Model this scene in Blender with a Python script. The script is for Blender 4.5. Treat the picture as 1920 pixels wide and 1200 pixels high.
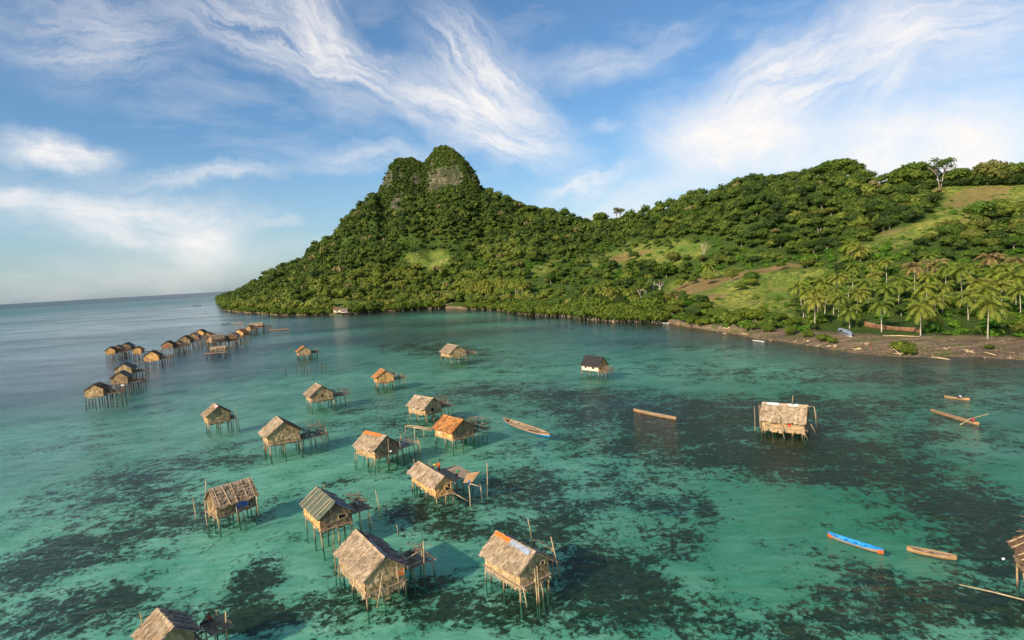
import bpy, math, random
import numpy as np
from mathutils import Vector, Matrix
R = math.radians
random.seed(7); rng = np.random.default_rng(11)
for o in list(bpy.data.objects): bpy.data.objects.remove(o)
S = bpy.context.scene
COL = S.collection

# ---------------------------------------------------------------- camera
H = 30.0; F = 1067.0; PITCH = R(4.55); ROLL = R(3.3)
cam = bpy.data.cameras.new('camera'); camo = bpy.data.objects.new('camera', cam); COL.objects.link(camo)
cam.sensor_width = 36; cam.lens = F/1920*36; cam.clip_start = .5; cam.clip_end = 120000
fw = Vector((0, math.cos(PITCH), -math.sin(PITCH))); u0 = Vector((0, math.sin(PITCH), math.cos(PITCH))); r0 = Vector((1, 0, 0))
cu = math.sin(ROLL)*r0 + math.cos(ROLL)*u0; cr = math.cos(ROLL)*r0 - math.sin(ROLL)*u0
m = Matrix((cr, cu, -fw)).transposed().to_4x4(); m.translation = (0, 0, H)
camo.matrix_world = m; S.camera = camo
# ---------------------------------------------------------------- sky, sun, exposure
SUN_EL = R(27); SUN_AZ = R(-136)         # azimuth from +Y towards +X
sd = Vector((math.sin(SUN_AZ)*math.cos(SUN_EL), math.cos(SUN_AZ)*math.cos(SUN_EL), math.sin(SUN_EL)))
sl = bpy.data.lights.new('sun', 'SUN'); sl.energy = 4.6; sl.angle = R(.6); sl.color = (1, .83, .63)
so = bpy.data.objects.new('sun', sl); COL.objects.link(so); so.rotation_euler = sd.to_track_quat('Z', 'Y').to_euler()
S.view_settings.view_transform = 'Standard'; S.view_settings.look = 'None'; S.view_settings.gamma = 1
S.view_settings.exposure = 0.38; S.view_settings.use_curve_mapping = False

class NT:
    def __init__(s, nt): s.nt = nt; nt.nodes.clear()
    def n(s, t, **k):
        o = s.nt.nodes.new(t)
        ins = k.pop('i', {})
        for a, v in k.items(): setattr(o, a, v)
        for a, v in ins.items():
            so_ = o.inputs[a]
            if hasattr(v, 'bl_idname') and not isinstance(v, (float, int, tuple)): s.nt.links.new(v, so_)
            else: so_.default_value = v
        return o
    def l(s, a, b): s.nt.links.new(a, b)
    def math(s, op, a, b=0., c=None, clamp=False):
        o = s.nt.nodes.new('ShaderNodeMath'); o.operation = op; o.use_clamp = clamp
        for k, v in enumerate([a, b] + ([c] if c is not None else [])):
            if isinstance(v, (int, float)): o.inputs[k].default_value = v
            else: s.l(v, o.inputs[k])
        return o.outputs[0]
    def noise(s, vec, scale, detail=4, rough=.55, dist=0.):
        o = s.n('ShaderNodeTexNoise', i={'Scale': scale, 'Detail': detail, 'Roughness': rough, 'Distortion': dist}); s.l(vec, o.inputs['Vector']); return o.outputs['Fac']
    def mapr(s, v, a, b, c=0., d=1., smooth=False):
        o = s.n('ShaderNodeMapRange', i={'From Min': a, 'From Max': b, 'To Min': c, 'To Max': d})
        if smooth: o.interpolation_type = 'SMOOTHSTEP'
        s.l(v, o.inputs['Value']); return o.outputs[0]
    def mix(s, f, a, b):
        o = s.nt.nodes.new('ShaderNodeMix'); o.data_type = 'RGBA'
        for k, v in ((0, f), (6, a), (7, b)):
            if isinstance(v, (int, float)): o.inputs[k].default_value = v
            elif isinstance(v, tuple): o.inputs[k].default_value = (*v, 1) if len(v) == 3 else v
            else: s.l(v, o.inputs[k])
        return o.outputs[2]
    def mapping(s, vec, scale=(1, 1, 1), rot=(0, 0, 0), loc=(0, 0, 0)):
        o = s.n('ShaderNodeMapping'); o.inputs['Scale'].default_value = scale; o.inputs['Rotation'].default_value = rot; o.inputs['Location'].default_value = loc
        s.l(vec, o.inputs['Vector']); return o.outputs[0]
    def attr(s, name): return s.n('ShaderNodeAttribute', attribute_name=name).outputs['Fac']

def azel(px, py):
    v = cr*(px-960) + cu*(600-py) + fw*F
    return math.atan2(v.x, v.y), math.atan2(v.z, math.hypot(v.x, v.y))

w = bpy.data.worlds.new('World'); S.world = w; w.use_nodes = True
T = NT(w.node_tree)
geo = T.n('ShaderNodeTexCoord').outputs['Generated']
sky = T.n('ShaderNodeTexSky'); sky.sky_type = 'NISHITA'; sky.sun_disc = False
sky.sun_elevation = SUN_EL; sky.sun_rotation = SUN_AZ; sky.air_density = 1.0; sky.dust_density = 1.2; sky.ozone_density = 2.5
sep = T.n('ShaderNodeSeparateXYZ'); T.l(geo, sep.inputs[0])
azn = T.math('ARCTAN2', sep.outputs[0], sep.outputs[1]); eln = T.math('ARCSINE', sep.outputs[2])
comb = T.n('ShaderNodeCombineXYZ'); T.l(azn, comb.inputs[0]); T.l(eln, comb.inputs[1]); ae = comb.outputs[0]
wn = T.n('ShaderNodeTexNoise', i={'Scale': 5.5, 'Detail': 7., 'Roughness': .62}); T.l(ae, wn.inputs['Vector'])
wsub = T.n('ShaderNodeVectorMath', operation='SUBTRACT'); T.l(wn.outputs['Color'], wsub.inputs[0]); wsub.inputs[1].default_value = (.5, .5, .5)
wscl = T.n('ShaderNodeVectorMath', operation='SCALE'); T.l(wsub.outputs[0], wscl.inputs[0]); wscl.inputs['Scale'].default_value = .11
wadd = T.n('ShaderNodeVectorMath', operation='ADD'); T.l(ae, wadd.inputs[0]); T.l(wscl.outputs[0], wadd.inputs[1]); aew = wadd.outputs[0]
# cirrus fields of the sky: (pixel a, pixel b, half width in degrees, strength, streakiness)
CLOUDS = [((320, -40), (820, 200), 3.2, .68, 1), ((760, 170), (1060, 290), 3.6, .85, .8), ((540, -60), (640, 110), 3.2, .6, 1),
          ((820, 60), (1000, 240), 3.8, .75, 1), ((1000, 130), (1230, 110), 1.8, .4, .6), ((-10, 268), (215, 290), 1.6, .9, .6),
          ((0, 400), (480, 410), 2.6, .72, .6), ((330, 440), (440, 450), 2.0, .75, .4), ((-30, 362), (80, 362), 1.2, .75, .4), ((560, 305), (860, 290), 1.2, .5, .8),
          ((150, 335), (560, 318), .8, .45, .8), ((0, 60), (330, 60), 4.0, .42, 1), ((1010, 375), (1180, 322), 1.2, .7, .9),
          ((1230, 260), (1520, 280), 4.5, .95, .3), ((1330, 240), (1640, 70), 4.3, .85, .7), ((1560, 100), (1960, 10), 3.4, .75, .7),
          ((1560, 280), (1960, 290), 4.3, .98, .2), ((1600, 230), (1740, 60), 1.6, .5, .8), ((1000, 440), (1330, 340), 2.4, .6, .2), ((1100, 228), (1150, 242), .8, .3, .8),
          ((100, 520), (560, 480), 2.2, .35, .3), ((480, 418), (580, 420), .6, .3, .9), ((1180, 110), (1330, 30), 1.2, .25, .9), ((600, 200), (700, 230), 1.6, .3, .6), ((1700, 180), (1960, 160), 4.5, .4, .5)]
tot = None
for (a, b, wd, st, sk) in CLOUDS:
    A = azel(*a); B = azel(*b); cx, cy = (A[0]+B[0])/2, (A[1]+B[1])/2
    ang = math.atan2(B[1]-A[1], B[0]-A[0]); hl = math.hypot(B[0]-A[0], B[1]-A[1])/2 + R(wd)*.6; hw = R(wd)
    mp = T.n('ShaderNodeMapping', vector_type='TEXTURE'); mp.inputs['Location'].default_value = (cx, cy, 0); mp.inputs['Rotation'].default_value = (0, 0, ang)
    mp.inputs['Scale'].default_value = (hl, hw, 1); T.l(aew, mp.inputs['Vector'])
    ln = T.n('ShaderNodeVectorMath', operation='LENGTH'); T.l(mp.outputs[0], ln.inputs[0])
    fall = T.mapr(ln.outputs['Value'], 1.35, .15, 0, 1, True)
    mp2 = T.n('ShaderNodeMapping', vector_type='TEXTURE'); mp2.inputs['Rotation'].default_value = (0, 0, ang); mp2.inputs['Scale'].default_value = (1, 1/(1+5*sk), 1); T.l(aew, mp2.inputs['Vector'])
    ns = T.noise(mp2.outputs[0], 7.0, 9, .68, .25)
    dn = T.mapr(ns, .33, .62, .10+.55*(1-sk), 1)
    e = T.math('MULTIPLY', T.math('MULTIPLY', fall, dn), st)
    tot = e if tot is None else T.math('SUBTRACT', 1.0, T.math('MULTIPLY', T.math('SUBTRACT', 1.0, tot), T.math('SUBTRACT', 1.0, e)))
gn = T.noise(T.mapping(ae, (1.2, 4, 1)), 3.0, 6, .6, .3)
tot = T.math('MAXIMUM', tot, T.mapr(gn, .5, .8, 0, .3))
haze = T.mapr(eln, 0.0, .22, .42, 0.0)
cf = T.math('MULTIPLY', tot, 1.12, clamp=True)
skyc = T.n('ShaderNodeMix', data_type='RGBA', blend_type='MULTIPLY'); skyc.inputs[0].default_value = 1
T.l(sky.outputs[0], skyc.inputs[6]); skyc.inputs[7].default_value = (.80, 1.06, 1.20, 1)
c1 = T.mix(haze, skyc.outputs[2], (4.6, 5.3, 5.9)); c2 = T.mix(cf, c1, (7.9, 7.6, 7.4))
bg = T.n('ShaderNodeBackground', i={'Strength': .098}); T.l(c2, bg.inputs['Color'])
wo = T.n('ShaderNodeOutputWorld'); T.l(bg.outputs[0], wo.inputs['Surface'])

# ---------------------------------------------------------------- geometry helpers
def ray(px, py):
    return (cr*(px-960) + cu*(600-py) + fw*F)
def atz(px, py, z=0.):
    v = ray(px, py); k = (z-H)/v.z; return Vector((v.x*k, v.y*k, z))
def proj(P):
    """numpy (n,3) -> pixel coords"""
    P = np.asarray(P, float) - np.array([0, 0, H])
    a = P@np.array(cr); b = P@np.array(cu); c = P@np.array(fw)
    return 960 + F*a/c, 600 - F*b/c

def tag(o, label=None, cat=None, group=None, kind=None):
    if label: o['label'] = label
    if cat: o['category'] = cat
    if group: o['group'] = group
    if kind: o['kind'] = kind
    return o
def link(name, me, mat=None, parent=None):
    o = bpy.data.objects.new(name, me); COL.objects.link(o)
    if mat and me and not me.materials: me.materials.append(mat)
    if parent: o.parent = parent
    return o
def empty(name, loc, rz=0.):
    o = bpy.data.objects.new(name, None); COL.objects.link(o); o.location = loc; o.rotation_euler = (0, 0, rz); o.empty_display_size = .3; return o
def copy_tree(o, parent=None):
    c = o.copy(); COL.objects.link(c)
    if parent: c.parent = parent
    for ch in o.children: copy_tree(ch, c)
    return c
def npmesh(name, V, Q, smooth=False, attrs=None):
    """V (n,3), Q list of arrays of faces (quads or tris)"""
    me = bpy.data.meshes.new(name); V = np.asarray(V, np.float32)
    me.vertices.add(len(V)); me.vertices.foreach_set('co', V.ravel())
    Q = [np.asarray(q, np.int32) for q in (Q if isinstance(Q, list) else [Q]) if len(q)]
    nl = sum(q.size for q in Q); nf = sum(len(q) for q in Q)
    me.loops.add(nl); me.polygons.add(nf)
    me.loops.foreach_set('vertex_index', np.concatenate([q.ravel() for q in Q]))
    st = []; k = 0
    for q in Q: st.append(k + np.arange(len(q))*q.shape[1]); k += q.size
    me.polygons.foreach_set('loop_start', np.concatenate(st).astype(np.int32))
    if smooth: me.polygons.foreach_set('use_smooth', np.ones(nf, bool))
    if attrs:
        for a, v in attrs.items():
            at = me.attributes.new(a, 'FLOAT', 'POINT'); at.data.foreach_set('value', np.asarray(v, np.float32))
    me.update(calc_edges=True); me.validate(); return me

class MB:
    def __init__(s): s.v = []; s.f = []
    def quad(s, a, b, c, d):
        k = len(s.v); s.v += [a, b, c, d]; s.f.append((k, k+1, k+2, k+3))
    def tri(s, a, b, c):
        k = len(s.v); s.v += [a, b, c]; s.f.append((k, k+1, k+2))
    def box(s, x0, x1, y0, y1, z0, z1):
        s.hexa([(x0, y0, z0), (x1, y0, z0), (x1, y1, z0), (x0, y1, z0), (x0, y0, z1), (x1, y0, z1), (x1, y1, z1), (x0, y1, z1)])
    def hexa(s, p):
        k = len(s.v); s.v += [tuple(q) for q in p]
        s.f += [tuple(k+i for i in q) for q in ((3, 2, 1, 0), (4, 5, 6, 7), (0, 1, 5, 4), (1, 2, 6, 5), (2, 3, 7, 6), (3, 0, 4, 7))]
    def tube(s, pts, rad, n=6, cap=True):
        pts = [Vector(p) for p in pts]; k0 = len(s.v)
        if isinstance(rad, (int, float)): rad = [rad]*len(pts)
        for i, p in enumerate(pts):
            d = (pts[min(i+1, len(pts)-1)] - pts[max(i-1, 0)]).normalized()
            a = d.cross(Vector((0, 0, 1)));
            if a.length < .05: a = d.cross(Vector((0, 1, 0)))
            a.normalize(); b = d.cross(a)
            for j in range(n):
                t = 2*math.pi*j/n; s.v.append(tuple(p + (a*math.cos(t) + b*math.sin(t))*rad[i]))
        for i in range(len(pts)-1):
            for j in range(n):
                s.f.append((k0+i*n+j, k0+i*n+(j+1) % n, k0+(i+1)*n+(j+1) % n, k0+(i+1)*n+j))
        if cap:
            s.f.append(tuple(k0+j for j in range(n))[::-1]); s.f.append(tuple(k0+(len(pts)-1)*n+j for j in range(n)))
    def mesh(s, name='m', smooth=False):
        me = bpy.data.meshes.new(name); me.from_pydata(s.v, [], s.f)
        if smooth: me.polygons.foreach_set('use_smooth', np.ones(len(me.polygons), bool))
        me.update(); return me
    def build(s, name, mat, parent=None, smooth=False): return link(name, s.mesh(name, smooth), mat, parent)

# numpy value noise
def _hash(ix, iy, seed):
    h = (ix.astype(np.int64)*374761393 + iy.astype(np.int64)*668265263 + seed*1442695041) & 0x7fffffff
    h = ((h ^ (h >> 13))*1274126177) & 0x7fffffff
    return ((h ^ (h >> 16)) & 0xffff)/65535.
def vnoise(x, y, seed=0):
    ix = np.floor(x); iy = np.floor(y); fx = x-ix; fy = y-iy; fx = fx*fx*(3-2*fx); fy = fy*fy*(3-2*fy)
    a = _hash(ix, iy, seed); b = _hash(ix+1, iy, seed); c = _hash(ix, iy+1, seed); d = _hash(ix+1, iy+1, seed)
    return (a*(1-fx)+b*fx)*(1-fy) + (c*(1-fx)+d*fx)*fy
def fbm(x, y, oct=4, seed=0):
    s = 0; a = .5; t = 0
    for k in range(oct): s = s + a*vnoise(x*2**k, y*2**k, seed+k); t += a; a *= .5
    return s/t
def inpoly(px, py, poly):
    px = np.asarray(px, float); py = np.asarray(py, float); r = np.zeros(px.shape, bool); n = len(poly)
    for i in range(n):
        x1, y1 = poly[i]; x2, y2 = poly[(i+1) % n]
        c = ((y1 > py) != (y2 > py)) & (px < (x2-x1)*(py-y1)/((y2-y1) or 1e-9) + x1); r ^= c
    return r
def sdpoly(px, py, poly):
    """signed distance in pixels, positive inside"""
    px = np.asarray(px, float); py = np.asarray(py, float); d = np.full(px.shape, 1e9); n = len(poly)
    for i in range(n):
        x1, y1 = poly[i]; x2, y2 = poly[(i+1) % n]; dx, dy = x2-x1, y2-y1
        t = np.clip(((px-x1)*dx+(py-y1)*dy)/(dx*dx+dy*dy+1e-9), 0, 1); d = np.minimum(d, np.hypot(px-x1-t*dx, py-y1-t*dy))
    return np.where(inpoly(px, py, poly), d, -d)

# ---------------------------------------------------------------- terrain
SHORE = [(404, 562), (412, 573), (420, 580), (427, 583), (460, 586), (498, 588), (520, 591), (545, 591), (600, 590), (660, 588), (700, 585), (760, 581), (820, 578), (880, 579), (930, 581),
         (980, 589), (1020, 592), (1060, 593), (1100, 598), (1150, 602), (1200, 604), (1250, 606), (1290, 613), (1330, 619), (1380, 627), (1420, 636), (1460, 640), (1500, 645), (1550, 654),
         (1600, 662), (1650, 667), (1700, 670), (1760, 670), (1800, 669), (1860, 672), (1920, 676), (2100, 690), (2400, 700)]
SIL = [(402, 558), (425, 548), (458, 536), (492, 516), (510, 502), (537, 492), (567, 480), (591, 456), (619, 444), (637, 425), (649, 404), (670, 386), (691, 368), (711, 357), (715, 345), (727, 314),
       (743, 296), (773, 295), (785, 301), (793, 305), (803, 294), (815, 277), (830, 271), (848, 277), (869, 295), (890, 321), (900, 344), (924, 359), (954, 375), (992, 383), (1031, 390), (1065, 399), (1091, 409),
       (1120, 409), (1148, 407), (1187, 397), (1200, 389), (1234, 380), (1278, 366), (1299, 355), (1346, 350), (1400, 329), (1454, 322), (1495, 318), (1535, 308), (1562, 305), (1603, 308), (1617, 316),
       (1630, 320), (1690, 322), (1700, 335), (1750, 346), (1780, 343), (1900, 341), (2000, 338), (2100, 335), (2400, 330)]
CREST = [(404, 2420), (415, 1900), (430, 1420), (480, 1170), (600, 1080), (830, 1125), (954, 1040), (1031, 960), (1091, 850), (1200, 720), (1300, 630), (1560, 510), (1760, 420), (1920, 400), (2400, 400)]
def azpx(px, py=500): return azel(px, py)[0]
sh_az = []; sh_d = []
for p in SHORE:
    g = atz(*p); sh_az.append(math.atan2(g.x, g.y)); sh_d.append(math.hypot(g.x, g.y))
si_az = []; si_t = []
for p in SIL:
    a, e = azel(*p); si_az.append(a); si_t.append(math.tan(e))
si_px = [p[0] for p in SIL]
cr_az = [azpx(p[0]) for p in CREST]; cr_d = [p[1]/math.cos(azpx(p[0])) for p in CREST]
AZL = sh_az[0]; AZR = azpx(2300)
def colpar(az):
    d0 = np.interp(az, sh_az, sh_d); d1 = np.interp(az, cr_az, cr_d); d1 = np.maximum(d1, d0+60)
    px = np.interp(az, si_az, si_px)
    th = np.interp(px, [402, 470, 690, 715, 890, 930, 1100, 1640, 1700, 2300], [14, 12, 9, 4, 4, 9, 9, 11, 1, 1])
    h1 = H + d1*np.interp(az, si_az, si_t) - th
    return d0, d1, np.maximum(h1, 3), px
BW = lambda px: np.interp(px, [400, 1250, 1330, 1400, 1500, 1700, 1950], [2, 2, 4, 13, 25, 32, 30])
def height(az, d):
    az = np.asarray(az, float); d = np.asarray(d, float)
    d0, d1, h1, px = colpar(az); bw = BW(px); s = (d-d0-bw)/(d1-d0-bw)
    sc = np.clip(s, 0, 1)
    p = np.interp(px, [400, 600, 830, 1000, 1300, 2000], [1.1, 1.15, 1.2, 1.2, 1.2, 1.3])
    g = sc**p
    wp = np.clip((px-700)/18, 0, 1)*np.clip((912-px)/18, 0, 1)
    q = np.clip((sc-.88)/.12, 0, 1)
    gp = np.where(sc < .88, .70*(sc/.88)**1.25, .70+.30*np.sin(q*math.pi/2)**.85)
    g = g*(1-wp) + gp*wp
    x = d*np.sin(az); y = d*np.cos(az)
    n = (fbm(x/130, y/130, 4, 3)-.5); n2 = (fbm(x/38, y/38, 3, 9)-.5)
    env = np.sin(np.pi*np.clip(s, 0, 1))**.8
    hh = 2.2 + (h1-2.2)*g + env*(n*np.minimum(h1*.42, 60) + n2*np.minimum(h1*.1, 10))
    ridge = np.abs(fbm(x/60, y/60, 4, 21)-.5)*2
    hh = hh - wp*np.clip((sc-.6)/.3, 0, 1)*np.clip((1-sc)*10, 0, 1)*ridge*24
    beach = 2.2*np.clip((d-d0)/bw, -3, 1) + .5*(fbm(x/9, y/9, 3, 5)-.5)*np.clip((d-d0)/bw*3, 0, 1)
    hh = np.where(s < 0, beach, np.maximum(hh, 2.0))
    back = np.clip((s-1)/.5, 0, 1)
    hh = np.where(s > 1, h1*(1-.97*back**1.5) + 0*hh, hh)
    edge = np.clip((az-AZL)/R(.6), 0, 1)
    return np.where(d < d0, np.clip((d-d0)*.06, -4, 0), hh*edge - (1-edge)*3)
def onland(px, py):
    """real point of the land seen along the ray of a pixel"""
    az, el = azel(px, py); t = math.tan(el)
    d0, d1, h1, p_ = colpar(np.array([az])); dd = np.linspace(float(d0[0])*.98, float(d1[0]), 1400)
    hh = height(np.full(dd.shape, az), dd); k = np.where(H + dd*t <= hh)[0]
    i = k[0] if len(k) else len(dd)-1
    return Vector((dd[i]*math.sin(az), dd[i]*math.cos(az), float(hh[i])))
def hxy(x, y):
    return height(np.arctan2(x, y), np.hypot(x, y))

ROCKW = 1
GRASS = [[(1375, 606), (1345, 580), (1290, 562), (1235, 568), (1228, 548), (1270, 525), (1330, 512), (1400, 508), (1440, 503), (1500, 508), (1545, 500), (1560, 508), (1500, 530), (1482, 560), (1492, 585), (1530, 612), (1450, 614)],
         [(1095, 498), (1130, 475), (1180, 457), (1240, 448), (1290, 447), (1330, 462), (1310, 484), (1262, 502), (1210, 506), (1150, 508)],
         [(1570, 492), (1612, 456), (1690, 428), (1745, 400), (1778, 370), (1745, 352), (1765, 338), (1930, 336), (1930, 396), (1855, 398), (1810, 418), (1750, 446), (1680, 464), (1615, 480)],
         [(762, 480), (800, 470), (842, 474), (850, 492), (800, 505), (775, 494)],
         [(545, 580), (565, 563), (620, 560), (692, 566), (690, 580), (650, 582), (600, 576), (560, 586)],
         [(985, 512), (1030, 492), (1050, 490), (1030, 510), (1000, 520)], [(1400, 478), (1440, 474), (1470, 480), (1430, 488)]]
SOIL = [[(1238, 564), (1262, 545), (1285, 530), (1312, 523), (1350, 524), (1370, 522), (1335, 542), (1300, 552), (1262, 564)],
        [(1768, 388), (1785, 365), (1810, 352), (1850, 347), (1900, 349), (1888, 370), (1840, 378), (1800, 390)],
        [(1345, 524), (1400, 508), (1480, 492), (1500, 498), (1410, 518), (1360, 528)], [(1128, 492), (1170, 477), (1225, 467), (1205, 478), (1150, 494)],
        [(1162, 505), (1172, 490), (1182, 488), (1176, 506)], [(1305, 565), (1330, 552), (1372, 552), (1340, 562)], [(1650, 436), (1720, 422), (1710, 428), (1660, 440)]]
ROCK = [[(800, 322), (822, 312), (850, 312), (872, 328), (868, 348), (840, 353), (815, 362), (800, 360)], [(770, 330), (782, 322), (786, 345), (774, 352)], [(745, 320), (755, 315), (757, 335), (748, 340)], [(805, 300), (815, 296), (818, 310), (808, 314)], [(738, 364), (756, 361), (758, 372), (750, 388), (740, 399), (728, 400), (730, 386)],
        [(714, 350), (718, 332), (728, 318), (736, 326), (732, 352)], [(836, 300), (846, 298), (862, 314), (858, 322), (846, 310)], [(874, 318), (886, 320), (896, 344), (882, 340)]]
def pmask(px, py, polys, soft=6., nse=0.):
    r = np.full(np.shape(px), -1e9)
    for p in polys: r = np.maximum(r, sdpoly(px, py, p))
    return np.clip((r+nse)/soft+.5, 0, 1)

NA, ND = 620, 230
azs = np.linspace(AZL-R(.05), AZR, NA); ss = np.concatenate([np.linspace(-.03, 0, 5)[:-1], np.linspace(0, .14, 50)[:-1], np.linspace(.14, 1, 150)[:-1], np.linspace(1, 1.5, ND-202)])
A2, S2 = np.meshgrid(azs, ss, indexing='ij'); d0, d1, h1, _ = colpar(A2); D2 = d0 + S2*(d1-d0)
Z2 = height(A2, D2); X2 = D2*np.sin(A2); Y2 = D2*np.cos(A2)
PX, PY = proj(np.stack([X2.ravel(), Y2.ravel(), Z2.ravel()], 1))
nz = (fbm(X2/14, Y2/14, 3, 31).ravel()-.5)*26
PXc = np.interp(A2.ravel(), si_az, si_px)
V = np.stack([X2.ravel(), Y2.ravel(), Z2.ravel()], 1); nd = len(ss)
ii, jj = np.meshgrid(np.arange(NA-1), np.arange(nd-1), indexing='ij'); k = (ii*nd+jj).ravel()
Q = np.stack([k, k+nd, k+nd+1, k+1], 1)
beachm = np.clip(1.0-(D2.ravel()-d0.ravel()-BW(PXc))/np.interp(PXc, [1200, 1350], [2, 7]), 0, 1)
att = {'grass': pmask(PX, PY, GRASS, 10, nz*.6), 'soil': pmask(PX, PY, SOIL, 4, nz*.3)*np.where(PX > 1640, .62, .9), 'rock': pmask(PX, PY, ROCK, 6, nz*.4), 'beach': beachm}
ter = npmesh('terrain', V, Q, True, att)

def newmat(name):
    mt = bpy.data.materials.new(name); mt.use_nodes = True; t = NT(mt.node_tree); return mt, t
def bsdf(t, col, rough=.8, spec=.3, normal=None, **k):
    b = t.n('ShaderNodeBsdfPrincipled')
    for nme, v in (('Base Color', col), ('Roughness', rough), ('Specular IOR Level', spec)):
        if isinstance(v, tuple): b.inputs[nme].default_value = (*v, 1)
        elif isinstance(v, (int, float)): b.inputs[nme].default_value = v
        else: t.l(v, b.inputs[nme])
    for a, v in k.items(): b.inputs[a.replace('_', ' ')].default_value = v
    if normal is not None: t.l(normal, b.inputs['Normal'])
    o = t.n('ShaderNodeOutputMaterial'); t.l(b.outputs[0], o.inputs['Surface']); return b
def bump(t, h, st=.5, dist=.1, normal=None):
    b = t.n('ShaderNodeBump', i={'Strength': st, 'Distance': dist}); t.l(h, b.inputs['Height'])
    if normal is not None: t.l(normal, b.inputs['Normal'])
    return b.outputs[0]

# land
M = {}
mt, t = newmat('land'); pos = t.n('ShaderNodeNewGeometry').outputs['Position']
n1 = t.noise(pos, .035, 6, .6); n2 = t.noise(pos, .35, 5, .65); n3 = t.noise(pos, 1.6, 4, .6)
forest = t.mix(t.mapr(n2, .3, .7), (.028, .055, .012), (.075, .115, .022))
g1 = t.mix(t.mapr(n1, .4, .6), (.11, .20, .022), (.27, .28, .05)); g2 = t.mix(t.mapr(n2, .42, .6), g1, (.045, .10, .015)); g3 = t.mix(t.mapr(n3, .48, .7, 0, .75), g2, (.30, .23, .085)); n5 = t.noise(pos, .09, 5, .6, .5); g3 = t.mix(t.mapr(n5, .54, .64, 0, .55), g3, (.26, .21, .07))
soil = t.mix(t.mapr(n2, .3, .7), (.34, .19, .095), (.22, .135, .06)); soil = t.mix(t.mapr(n2, .45, .6, 0, .6), soil, (.16, .17, .05)); soil = t.mix(t.mapr(n3, .52, .66, 0, .85), soil, (.10, .12, .03))
rk = t.mix(t.mapr(t.noise(t.mapping(pos, (1, 1, .25)), .12, 7, .7), .46, .70), (.06, .05, .04), (.34, .27, .19)); rk = t.mix(t.mapr(n2, .46, .54), rk, (.045, .065, .02))
b1 = t.mix(t.mapr(n2, .35, .65), (.085, .066, .046), (.24, .17, .10)); b2 = t.mix(t.mapr(n3, .5, .7), b1, (.30, .20, .11)); b2 = t.mix(t.mapr(n1, .52, .6, 0, .7), b2, (.13, .095, .065)); n6 = t.noise(pos, .12, 5, .7); b2 = t.mix(t.mapr(n6, .53, .6, 0, .85), b2, (.11, .13, .03)); b2 = t.mix(t.mapr(t.noise(t.mapping(pos, (.15, 1, 1), (0, 0, R(-35))), .5, 5, .7), .53, .6, 0, .6), b2, (.36, .26, .16))
c = t.mix(t.attr('grass'), forest, g3); c = t.mix(t.attr('soil'), c, soil); c = t.mix(t.attr('rock'), c, rk); c = t.mix(t.attr('beach'), c, b2)
bsdf(t, c, .95, .1, bump(t, n3, .8, .5)); M['land'] = mt
tero = link('hillside', ter, mt); tag(tero, kind='structure')

# ---------------------------------------------------------------- seabed and water
rr = np.concatenate([[2], np.geomspace(14, 5200, 430)]); aa = np.linspace(R(-62), R(62), 700)
A3, R3 = np.meshgrid(aa, rr, indexing='ij'); X3 = R3*np.sin(A3); Y3 = R3*np.cos(A3)
PX3, PY3 = proj(np.stack([X3.ravel(), Y3.ravel(), np.full(X3.size, -1.)], 1))
REEF = [(240, 1000, 290, 48, -14, .8), (480, 1075, 62, 52, -30, .95), (470, 1140, 80, 45, 0, .9), (90, 1150, 220, 60, -10, .9), (400, 1165, 170, 40, 0, .75), (210, 925, 260, 40, -12, .62), (60, 1060, 150, 36, -16, .7),
        (330, 860, 260, 28, -10, .45), (120, 830, 200, 24, -8, .35), (640, 900, 50, 12, -12, .5), (640, 955, 60, 14, -15, .5), (830, 965, 130, 50, 5, .8), (720, 1120, 150, 60, 0, .72), (610, 1150, 60, 50, 0, .6), (960, 1130, 190, 60, 5, .78),
        (1120, 1060, 170, 62, 20, .88), (1040, 960, 110, 60, 10, .78), (1200, 1140, 160, 60, 0, .75), (1230, 945, 130, 60, 10, .5), (1270, 1020, 60, 30, 10, .8), (1325, 950, 26, 14, 0, .9), (1110, 890, 180, 50, 5, .42),
        (1290, 830, 260, 44, 3, .84), (1480, 860, 260, 46, 3, .9), (1210, 775, 260, 34, 3, .85), (1080, 735, 180, 16, 0, .6), (1440, 770, 240, 36, 0, .8), (1700, 900, 230, 48, 12, .85), (1840, 990, 150, 80, 10, .93), (1640, 960, 70, 24, 20, .45),
        (1420, 700, 300, 20, 3, .5), (1750, 820, 250, 40, 5, .55), (1800, 720, 260, 40, 5, .5), (1480, 1170, 190, 50, 0, .7), (1700, 1140, 210, 60, 10, .66), (1600, 1060, 200, 30, 15, .5), (1850, 1120, 120, 70, 20, .8), (1350, 1110, 60, 60, 0, .45),
        (830, 655, 130, 18, 4, .72), (720, 650, 90, 8, 0, .4), (900, 730, 140, 22, -6, .55), (690, 760, 80, 16, 0, .5), (760, 800, 150, 30, 0, .5), (900, 790, 60, 20, 0, .45), (780, 880, 90, 25, 0, .4), (960, 840, 120, 22, -8, .4), (1000, 690, 140, 12, 0, .35),
        (1320, 650, 150, 10, 2, .5), (1700, 760, 260, 24, 2, .45), (560, 700, 90, 10, -6, .3), (250, 770, 180, 14, -8, .3), (1530, 830, 70, 36, 0, .95), (990, 900, 90, 30, 0, .6)]
reef = np.zeros(PX3.size)
for (x, y, a, b, an, st) in REEF:
    c_, s_ = math.cos(R(an)), math.sin(R(an)); dx = PX3-x; dy = PY3-y
    q = np.sqrt(((dx*c_+dy*s_)/a)**2 + ((-dx*s_+dy*c_)/b)**2); reef = 1-(1-reef)*(1-st*np.clip(1.25-q, 0, 1)**.7)
az_f = A3.ravel(); r_f = R3.ravel(); dsh = np.interp(az_f, sh_az, sh_d, left=9e3)
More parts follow.
